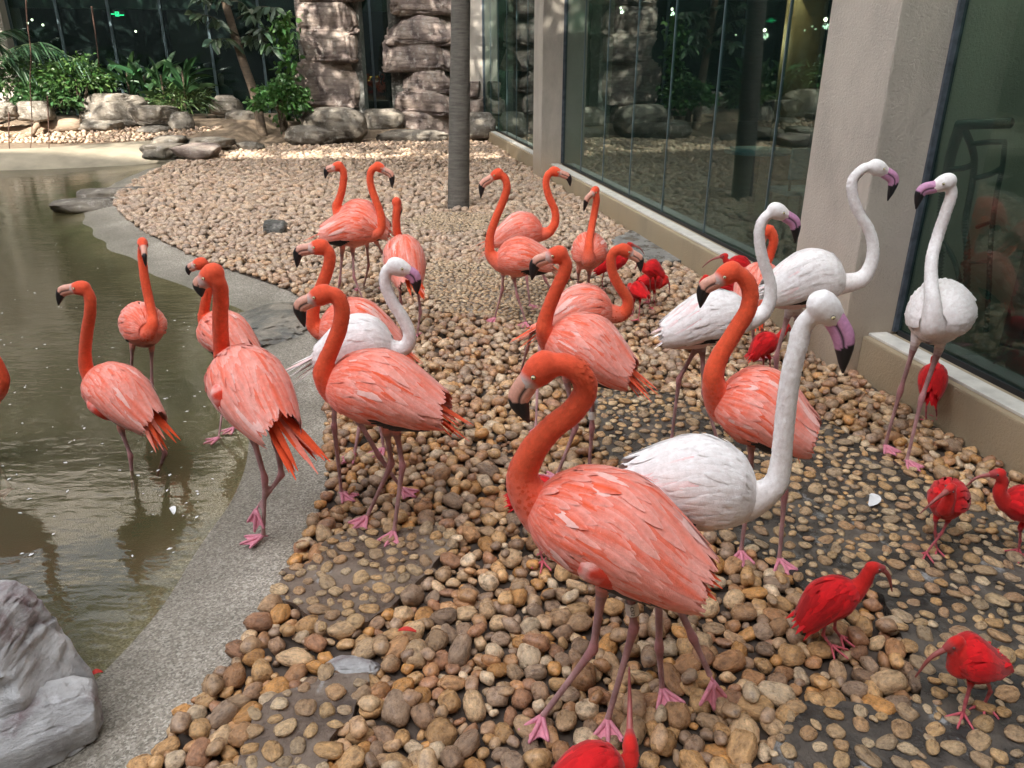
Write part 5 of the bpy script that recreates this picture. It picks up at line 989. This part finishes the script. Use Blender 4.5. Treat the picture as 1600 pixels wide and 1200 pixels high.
A_ = 'orange pink flamingos'; G_ = 'white flamingos'; I_ = 'scarlet ibises'
birds = [
 ('A', dict(chest=(838, 792, .06), rump=(1078, 878, -.10), tail=(1128, 926, -.14), neck=[(817, 752, .05), (831, 707, .04), (861, 670, .03), (895, 642, .02), (914, 611, .01), (906, 584, .0), (880, 569, 0)], head=(846, 576), beak=[(824, 597), (811, 625), (826, 660)], legs=[[(942, 915), (927, 1014), (847, 1126)], [(984, 920), (991, 980), (949, 1131)]], toes=[155, 175], band=1, band_text='C572', s=1.04, wrist=(900, 856, 1010, 905, .056)), 'large orange flamingo with looped neck and C572 leg band', A_),
 ('G', dict(chest=(1172, 786, .02), rump=(1000, 736, .06), tail=(955, 735, .05), neck=[(1206, 762), (1219, 730), (1225, 670), (1234, 595), (1247, 539), (1258, 505)], head=(1288, 480, -.02), beak=[(1301, 494, -.02), (1318, 530, -.03), (1317, 583, -.03)], legs=[[(1029, 905), (1030, 1013), (1034, 1082)], [(1040, 905), (1083, 997), (1109, 1062, 1.68), 1]], toes=[195, 200], hh=.122), 'white flamingo with raised foot and long straight neck behind the looped neck orange one', G_),
 ('A', dict(chest=(1122, 628, .05), rump=(1258, 662, -.08), tail=(1262, 712, -.10), neck=[(1115, 596), (1122, 562), (1147, 520), (1169, 482), (1171, 451), (1158, 430)], head=(1139, 427), beak=[(1121, 438), (1101, 451), (1094, 481)], legs=[[(1174, 686), (1172, 760), (1157, 866)], [(1232, 690), (1226, 770), (1217, 878)]], toes=[170, 185]), 'orange flamingo with bright red head crowded by the white straight necked one', A_),
 ('G', dict(chest=(1457, 506, -.14), rump=(1476, 480, .20), tail=(1480, 490, .30), neck=[(1457, 470, -.12), (1455, 440, -.08), (1456, 405, -.04), (1465, 370, 0), (1479, 328, 0), (1487, 300, 0)], head=(1477, 285), beak=[(1463, 291), (1440, 299), (1431, 327)], legs=[[(1430, 536), (1407, 610), (1382, 700)], [(1467, 546), (1440, 622), (1416, 724)]], toes=[190, 195]), 'white flamingo facing front beside the dark glass at the pillar', G_),
 ('G', dict(Y=3.5, chest=(1315, 440), rump=(1210, 442), tail=(1180, 456), neck=[(1345, 436), (1361, 412), (1364, 384), (1357, 358), (1341, 331), (1332, 303), (1333, 281), (1350, 263)], head=(1370, 262), beak=[(1380, 267), (1396, 282), (1387, 314)], legs=[[(1232, 489), (1213, 557), (1212, 672)], [(1246, 490), (1243, 570), (1240, 682)]], toes=[240, 240]), 'tall white flamingo with S neck standing before the broad beige pillar', G_),
 ('G', dict(chest=(1172, 497), rump=(1050, 508), tail=(1016, 532), neck=[(1192, 489), (1203, 468), (1203, 440), (1194, 412), (1188, 387), (1187, 359), (1196, 339)], head=(1214, 330), beak=[(1226, 336), (1242, 350), (1243, 380)], legs=[[(1091, 538), (1061, 592), (1049, 690)], [(1097, 540), (1100, 615), (1126, 712)]], toes=[200, 200], hh=.12), 'white flamingo with raised pink bill and small tail between orange ones', G_),
 ('A', dict(chest=(858, 530, .05), rump=(975, 566, -.08), tail=(1022, 622, -.12), neck=[(851, 518), (852, 500), (860, 475), (872, 447), (882, 425), (883, 408)], head=(871, 398), beak=[(857, 402), (837, 412), (831, 438)], legs=[[(884, 587), (900, 667), (869, 750)], [(926, 595), (925, 668), (920, 742)]], band=1, tint=.12), 'pale backed orange flamingo with long ragged tail behind the looped neck one', A_),
 ('A', dict(Y=3.95, chest=(955, 486), rump=(862, 492), tail=(802, 538), neck=[(971, 491), (980, 481), (980, 466), (967, 446), (957, 425), (955, 403), (963, 391)], head=(976, 391), beak=[(987, 397), (999, 406), (1001, 425)], legs=[[(832, 512), (824, 545), (814, 583)], [(845, 514), (841, 575), (837, 674)]], toes=[235, 170], tint=.08), 'orange flamingo facing the kerb with straight red tail among the ibises', A_),
 ('A', dict(chest=(778, 410), rump=(852, 400), tail=(892, 438), neck=[(767, 398), (765, 386), (766, 367), (775, 340), (786, 314), (792, 293), (788, 277)], head=(777, 272), beak=[(766, 279), (754, 289), (751, 310)], legs=[[(786, 427), (785, 452), (773, 500)], [(803, 433), (808, 462), (822, 507)]], toes=[160, 160]), 'orange flamingo with neck bent back standing on the small pebble patch', A_),
 ('A', dict(chest=(847, 363), rump=(780, 366), tail=(743, 395), neck=[(858, 362), (867, 348), (867, 329), (858, 308), (853, 287), (857, 272)], head=(867, 268), beak=[(876, 271), (888, 277), (891, 291)], legs=[[(822, 400), (823, 435), (828, 480)], [(835, 400), (852, 437), (868, 470)]], toes=[230, 230]), 'orange flamingo facing the glass wall behind the bent neck one', A_),
 ('A', dict(Y=5.6, chest=(919, 402, -.14), rump=(921, 388, .20), tail=(925, 400, .28), neck=[(920, 388, -.12), (921, 374, -.08), (925, 352, -.03), (929, 331), (932, 311)], head=(929, 299), beak=[(924, 304, -.03), (917, 312, -.05), (912, 330, -.05)], legs=[[(904, 423), (903, 445), (900, 470)], [(921, 425), (919, 448), (917, 472)]], toes=[180, 180]), 'orange flamingo facing front near the kerb with drooping bill', A_),
 ('A', dict(Y=4.4, chest=(1200, 432, .12), rump=(1172, 470, -.10), tail=(1176, 520, -.16), neck=[(1194, 420, .12), (1203, 398, .12), (1209, 375, .1), (1203, 358, .1)], head=(1196, 362, .1), beak=[(1192, 370, .1), (1190, 380, .1), (1193, 392, .1)], legs=[[(1176, 505), (1177, 535), (1178, 566)], [(1190, 505), (1192, 532), (1192, 563)]], tint=.2), 'flamingo hidden behind the white pair showing an orange neck hook', A_),
 ('A', dict(chest=(518, 605, .03), rump=(674, 622, -.05), tail=(737, 679, -.06), neck=[(506, 588), (509, 566), (520, 540), (531, 510), (534, 482), (524, 461)], head=(503, 461), beak=[(487, 468), (469, 481), (476, 511)], legs=[[(604, 672), (612, 724), (574, 812)], [(619, 672), (629, 727), (616, 836)]], toes=[150, 165], s=1.03, tint=.05, wrist=(560, 624, 612, 644, .044)), 'orange flamingo with pointed red tail on pebbles beside the pond edge', A_),
 ('G', dict(chest=(613, 543), rump=(508, 546), tail=(450, 582), neck=[(624, 546), (637, 538), (639, 519), (628, 495), (613, 471), (602, 443), (605, 422)], head=(621, 417), beak=[(634, 422), (648, 434), (652, 460)], legs=[[(523, 632), (522, 665), (534, 774)], [(556, 650), (592, 712), (628, 768)]], toes=[230, 230], hh=.118), 'white flamingo with pink tail standing behind the pond edge orange one', G_),
 ('A', dict(Y=3.3, chest=(503, 512), rump=(612, 526), tail=(662, 572), neck=[(493, 511), (488, 494), (494, 468), (505, 441), (514, 414), (514, 394)], head=(500, 386), beak=[(487, 388), (467, 394), (464, 418)], legs=[[(563, 600), (563, 660), (554, 714)], [(580, 600), (592, 650), (600, 705)]], toes=[150, 150]), 'orange flamingo hidden behind the white one with pink tail', A_),
 ('A', dict(chest=(626, 384, .18), rump=(640, 432, -.14), tail=(656, 466, -.20), neck=[(624, 376, .18), (620, 360, .16), (619, 342, .15), (620, 326, .15)], head=(620, 317, .17), beak=[(622, 321, .2), (625, 328, .22), (624, 338, .22)], legs=[[(624, 440), (626, 470), (628, 520)], [(652, 445), (657, 488), (652, 527)]], tint=.15), 'orange flamingo seen from behind beyond the bowed white head', A_),
 ('A', dict(chest=(584, 364), rump=(512, 356), tail=(478, 382), neck=[(593, 359), (596, 347), (594, 332), (586, 310), (580, 292), (578, 276), (582, 264)], head=(592, 261), beak=[(600, 266), (611, 274), (613, 294)], legs=[[(535, 390), (531, 440), (526, 468)], [(551, 389), (553, 433), (569, 475)]], toes=[235, 235]), 'orange flamingo facing the tree with a second body behind it', A_),
 ('A', dict(Y=5.75, chest=(530, 338), rump=(600, 352), tail=(618, 378), neck=[(526, 324), (530, 312), (535, 294), (537, 276), (535, 264)], head=(528, 260), beak=[(522, 262), (511, 266), (508, 279)], legs=[[(573, 380), (576, 415), (568, 452)], [(588, 378), (600, 400), (606, 450)]], toes=[140, 140]), 'orange flamingo facing the pond half hidden behind the tree facing one', A_),
 ('A', dict(z=-.26, chest=(145, 592, .06), rump=(232, 644, -.08), tail=(260, 698, -.12), neck=[(136, 578, .05), (133, 552, .04), (136, 519, .02), (141, 486), (139, 460)], head=(127, 450), beak=[(112, 451), (96, 457), (91, 477)], legs=[[(189, 670), (204, 712), (209, 783)], [(236, 672), (258, 708), (240, 765)]], s=.93, toes=[120, 160], tint=.15, wrist=(138, 624, 178, 656, .031)), 'orange flamingo wading in the brown water with a grey rimmed bill', A_),
 ('A', dict(z=-.30, Y=4.05, chest=(231, 519, -.12), rump=(214, 503, .18), tail=(208, 510, .26), neck=[(238, 508, -.10), (238, 494, -.06), (232, 465, -.02), (226, 435, 0), (222, 400, .03)], head=(223, 381, .02), beak=[(225, 390, -.02), (226, 401, -.06), (228, 417, -.06)], legs=[[(207, 540), (205, 584), (206, 668)], [(237, 543), (237, 598), (241, 676)]], s=.9), 'orange flamingo standing in the pond with its bill pointing down', A_),
 ('A', dict(z=-.11, Y=3.85, chest=(322, 510, .08), rump=(388, 545, -.08), tail=(412, 562, -.1), neck=[(318, 497, .06), (320, 480, .05), (325, 450, .03), (328, 422, .02)], head=(313, 412), beak=[(304, 415), (295, 421), (295, 430)], legs=[[(350, 575), (350, 625), (342, 688)], [(365, 578), (366, 620), (366, 672)]], toes=[130, 150], s=.92, tint=.2), 'orange flamingo in the shallows half hidden behind the pink backed one', A_),
 ('A', dict(z=-.055, Y=2.62, chest=(360, 577, .16), rump=(430, 648, -.14), tail=(488, 742, -.22), neck=[(353, 570, .16), (347, 550, .13), (345, 525, .1), (344, 495, .06), (345, 465, .03), (342, 442, .0)], head=(331, 429), beak=[(320, 438), (312, 446), (315, 464)], legs=[[(393, 676), (414, 748), (412, 842)], [(432, 690), (440, 742), (405, 796, 2.6), 1]], toes=[120, 150], s=1.05, tint=.28, wrist=(338, 600, 364, 652, .033)), 'pink backed flamingo seen from behind with long orange tail at the water edge', A_),
 ('A', dict(z=-.27, chest=(-6, 606), rump=(-120, 640), tail=(-170, 690), plain=1, neck=[(2, 596), (-3, 574), (-16, 548), (-30, 500), (-30, 462)], head=(-44, 446), beak=[(-58, 450), (-73, 458), (-76, 478)], legs=[[(-40, 665), (-12, 708), (18, 768)], [(-64, 668), (-44, 722), (-8, 785)]], toes=[150, 150]), 'orange flamingo in the pond showing only its breast and a leg', A_),
 ('I', dict(chest=(1338, 918), rump=(1256, 962), tail=(1240, 978), neck=[(1350, 908), (1358, 893)], head=(1365, 887), beak=[(1376, 888), (1388, 899), (1394, 924)], legs=[[(1292, 962), (1286, 992), (1297, 1014)], [(1306, 962), (1304, 982), (1312, 1000)]], toes=[215, 215], hh=.068), 'scarlet ibis with hooked bill walking off the loose pebbles', I_),
 ('I', dict(chest=(1492, 1038), rump=(1552, 1026), tail=(1569, 1014), neck=[(1494, 1018)], head=(1493, 1005), beak=[(1482, 1011), (1453, 1029), (1430, 1058)], legs=[[(1517, 1068), (1509, 1096), (1503, 1120)], [(1542, 1062), (1548, 1080), (1537, 1104)]], toes=[140, 150], hh=.070), 'scarlet ibis with pale pink bill touching the wet slab', I_),
 ('I', dict(chest=(1477, 792, -.05), rump=(1483, 772, .13), tail=(1485, 775, .18), neck=[(1484, 778, -.05)], head=(1485, 763, -.05), beak=[(1475, 771, -.08), (1459, 783, -.10), (1437, 803, -.10)], legs=[[(1462, 812), (1461, 832), (1462, 862)], [(1481, 814), (1472, 832), (1446, 869)]], toes=[150, 140], hh=.072), 'scarlet ibis facing front on the wet slab', I_),
 ('I', dict(chest=(1570, 782), rump=(1634, 800), tail=(1650, 808), neck=[(1562, 770), (1566, 752)], head=(1560, 740), beak=[(1550, 741), (1525, 747), (1510, 760)], legs=[[(1594, 825), (1594, 845), (1590, 864)], [(1606, 825), (1606, 848), (1600, 872)]], toes=[130, 130], hh=.068), 'scarlet ibis stretching its pale bill out over loose pebbles by the wet slab', I_),
 ('I', dict(Y=1.24, chest=(970, 1200, .02), rump=(880, 1216, -.02), tail=(855, 1226, -.02), neck=[(984, 1186, .03)], head=(985, 1163, .05), beak=[(984, 1140, .08), (984, 1095, .13), (983, 1042, .17)], legs=[[(915, 1260), (912, 1330), (912, 1420)], [(940, 1260), (938, 1330), (938, 1420)]], hh=.062), 'scarlet ibis close below the looped neck flamingo pointing its pale bill away', I_),
 ('I', dict(chest=(872, 772), rump=(806, 774), tail=(786, 782), neck=[(884, 768)], head=(895, 766), beak=[(903, 770), (915, 780), (920, 795)], legs=[[(836, 805), (838, 835), (848, 882)], [(846, 806), (850, 828), (856, 862)]], toes=[170, 170], hh=.062), 'scarlet ibis mostly hidden behind the looped neck of the orange flamingo', I_),
 ('I', dict(chest=(976, 406), rump=(934, 420), tail=(926, 426), neck=[(982, 394)], head=(984, 382), beak=[(990, 383), (1001, 389), (1007, 398)], legs=[[(943, 425), (941, 440), (942, 454)], [(953, 427), (954, 440), (955, 453)]], hh=.066), 'scarlet ibis with dark head behind the flamingo with straight red tail', I_),
 ('I', dict(Y=5.3, chest=(1007, 419), rump=(1032, 423), tail=(1040, 426), neck=[(1003, 412)], head=(1001, 408), beak=[(998, 411), (994, 416), (992, 422)], legs=[[(1016, 436), (1016, 455), (1016, 474)], [(1024, 436), (1024, 455), (1025, 473)]], hh=.062), 'scarlet ibis at the back of the huddled red group', I_),
 ('I', dict(chest=(1033, 444), rump=(1003, 436), tail=(994, 438), neck=[(1040, 440)], head=(1040, 434), beak=[(1043, 438), (1046, 446), (1046, 458)], legs=[[(1013, 456), (1013, 470), (1015, 484)], [(1022, 457), (1022, 470), (1024, 482)]], hh=.064), 'scarlet ibis preening in the middle of the huddled red group', I_),
 ('I', dict(chest=(988, 454, .02), rump=(1006, 456, -.06), tail=(1010, 464, -.1), neck=[(985, 449, .02)], head=(984, 447, .02), beak=[(982, 452, .0), (982, 458, -.02), (984, 466, -.02)], legs=[[(990, 472), (990, 485), (988, 497)], [(1000, 472), (999, 487), (997, 503)]], hh=.062), 'scarlet ibis with tucked head in front of the huddled red group', I_),
 ('I', dict(Y=5.0, chest=(1138, 412), rump=(1172, 420), tail=(1184, 426), neck=[(1134, 407)], head=(1132, 400), beak=[(1126, 401), (1110, 407), (1097, 418)], legs=[[(1150, 432), (1150, 455), (1150, 487)], [(1158, 432), (1158, 455), (1158, 485)]], hh=.062), 'scarlet ibis with long bill pointing along the kerb', I_),
 ('I', dict(Y=4.7, chest=(1096, 450), rump=(1150, 448), tail=(1160, 450), neck=[(1098, 440)], head=(1104, 434), beak=[(1110, 437), (1118, 443), (1122, 452)], legs=[[(1115, 470), (1115, 490), (1115, 512)], [(1128, 470), (1128, 490), (1128, 510)]], hh=.062), 'scarlet ibis behind the bill of the red headed flamingo', I_),
 ('I', dict(chest=(1215, 528), rump=(1176, 550), tail=(1166, 562), neck=[(1224, 519)], head=(1229, 510), beak=[(1233, 514), (1240, 524), (1241, 540)], legs=[[(1193, 560), (1193, 574), (1192, 590)], [(1203, 560), (1203, 574), (1202, 588)]], hh=.066), 'scarlet ibis between the legs of the white flamingos', I_),
 ('I', dict(chest=(1460, 577, .10), rump=(1456, 612, -.07), tail=(1455, 634, -.12), neck=[(1460, 568, .1)], head=(1460, 561, .1), beak=[(1462, 565, .13), (1465, 573, .15), (1467, 585, .15)], legs=[[(1448, 626), (1447, 642), (1446, 662)], [(1463, 626), (1463, 640), (1463, 656)]], hh=.068), 'scarlet ibis seen from behind beside the kerb and a white flamingo leg', I_),
]
for k, sp, lb, gr in birds: bird(k, sp, lb, gr)
dg = bpy.context.evaluated_depsgraph_get(); done = [(b, bpy.data.meshes.new_from_object(b['o'].evaluated_get(dg))) for b in pending]
for b, me in done:
    old = b['o'].data; bpy.data.objects.remove(b['o']); bpy.data.meshes.remove(old); finish(b, me)

# ------------------------------------------------------------------ shed feathers
def shed(pos, L, w, yaw, m, lb, curl=.3):
    n = 14; V = []
    for k in range(n+1):
        q = k/n; a = curl*q*2; c = np.array([L*q*math.cos(a*.5), L*q*math.sin(a*.5), .012*math.sin(q*math.pi)+.004]); ww = w*math.sin(math.pi*min(1, q*.9+.06))**.6*.5; V += [c+np.array([-math.sin(a)*ww, math.cos(a)*ww, .006]), c, c-np.array([-math.sin(a)*ww, math.cos(a)*ww, -.006])]
    V = np.array(V); V = np.vstack([V, V-np.array([0, 0, .0015])]); i = np.arange(n)*3; F = np.concatenate([np.stack([i, i+1, i+4, i+3], -1), np.stack([i+1, i+2, i+5, i+4], -1)]); F = np.concatenate([F, F[:, ::-1]+(n+1)*3])
    o = link('shed_feather', mesh_np('shed_feather', V, F), None, m); o.location = pos; o.rotation_euler = (0, 0, yaw); tag(o, lb, 'feather')
shed(G(1358, 792, .012), .10, .045, .35, M['feather_white'], 'curled white feather lying on the wet slab', .8)
shed(G(272, 805, WZ), .06, .025, 1.9, M['feather_white'], 'small white and pink feather floating on the pond')
shed(G(142, 1060, -.05), .035, .022, .3, M['feather_red'], 'small red feather beside the large grey boulder')
shed(G(622, 988, .02), .06, .02, -.4, M['feather_red'], 'thin red feather on pebbles beside the broken mortar slab')

# down feathers and specks floating on the pond
mb = MB(); rr_ = np.random.default_rng(55)
for _ in range(150):
    p_ = G(rr_.uniform(0, 420), rr_.uniform(360, 880), WZ+.003); 
    if p_[0] > -.2 or poly_in(bed_poly, np.array([p_[0]]), np.array([p_[1]]))[0] or poly_dist(edge, np.array([p_[0]]), np.array([p_[1]]))[0] < .5: continue
    a_ = rr_.uniform(0, 6.28); l_ = rr_.uniform(.004, .013); w_ = l_*rr_.uniform(.3, .7); d_ = np.array([math.cos(a_), math.sin(a_), 0]); e_ = np.array([-d_[1], d_[0], 0]); up_ = np.array([0, 0, .003])
    mb.add([p_-d_*l_, p_+e_*w_+up_*.5, p_+d_*l_, p_-e_*w_+up_*.5, p_+up_], np.array([(0, 1, 4), (1, 2, 4), (2, 3, 4), (3, 0, 4)]))
o = mb.build('floating_down', M['feather_white'], None); tag(o, 'tiny white down specks scattered over the pond water', 'down', kind='stuff')
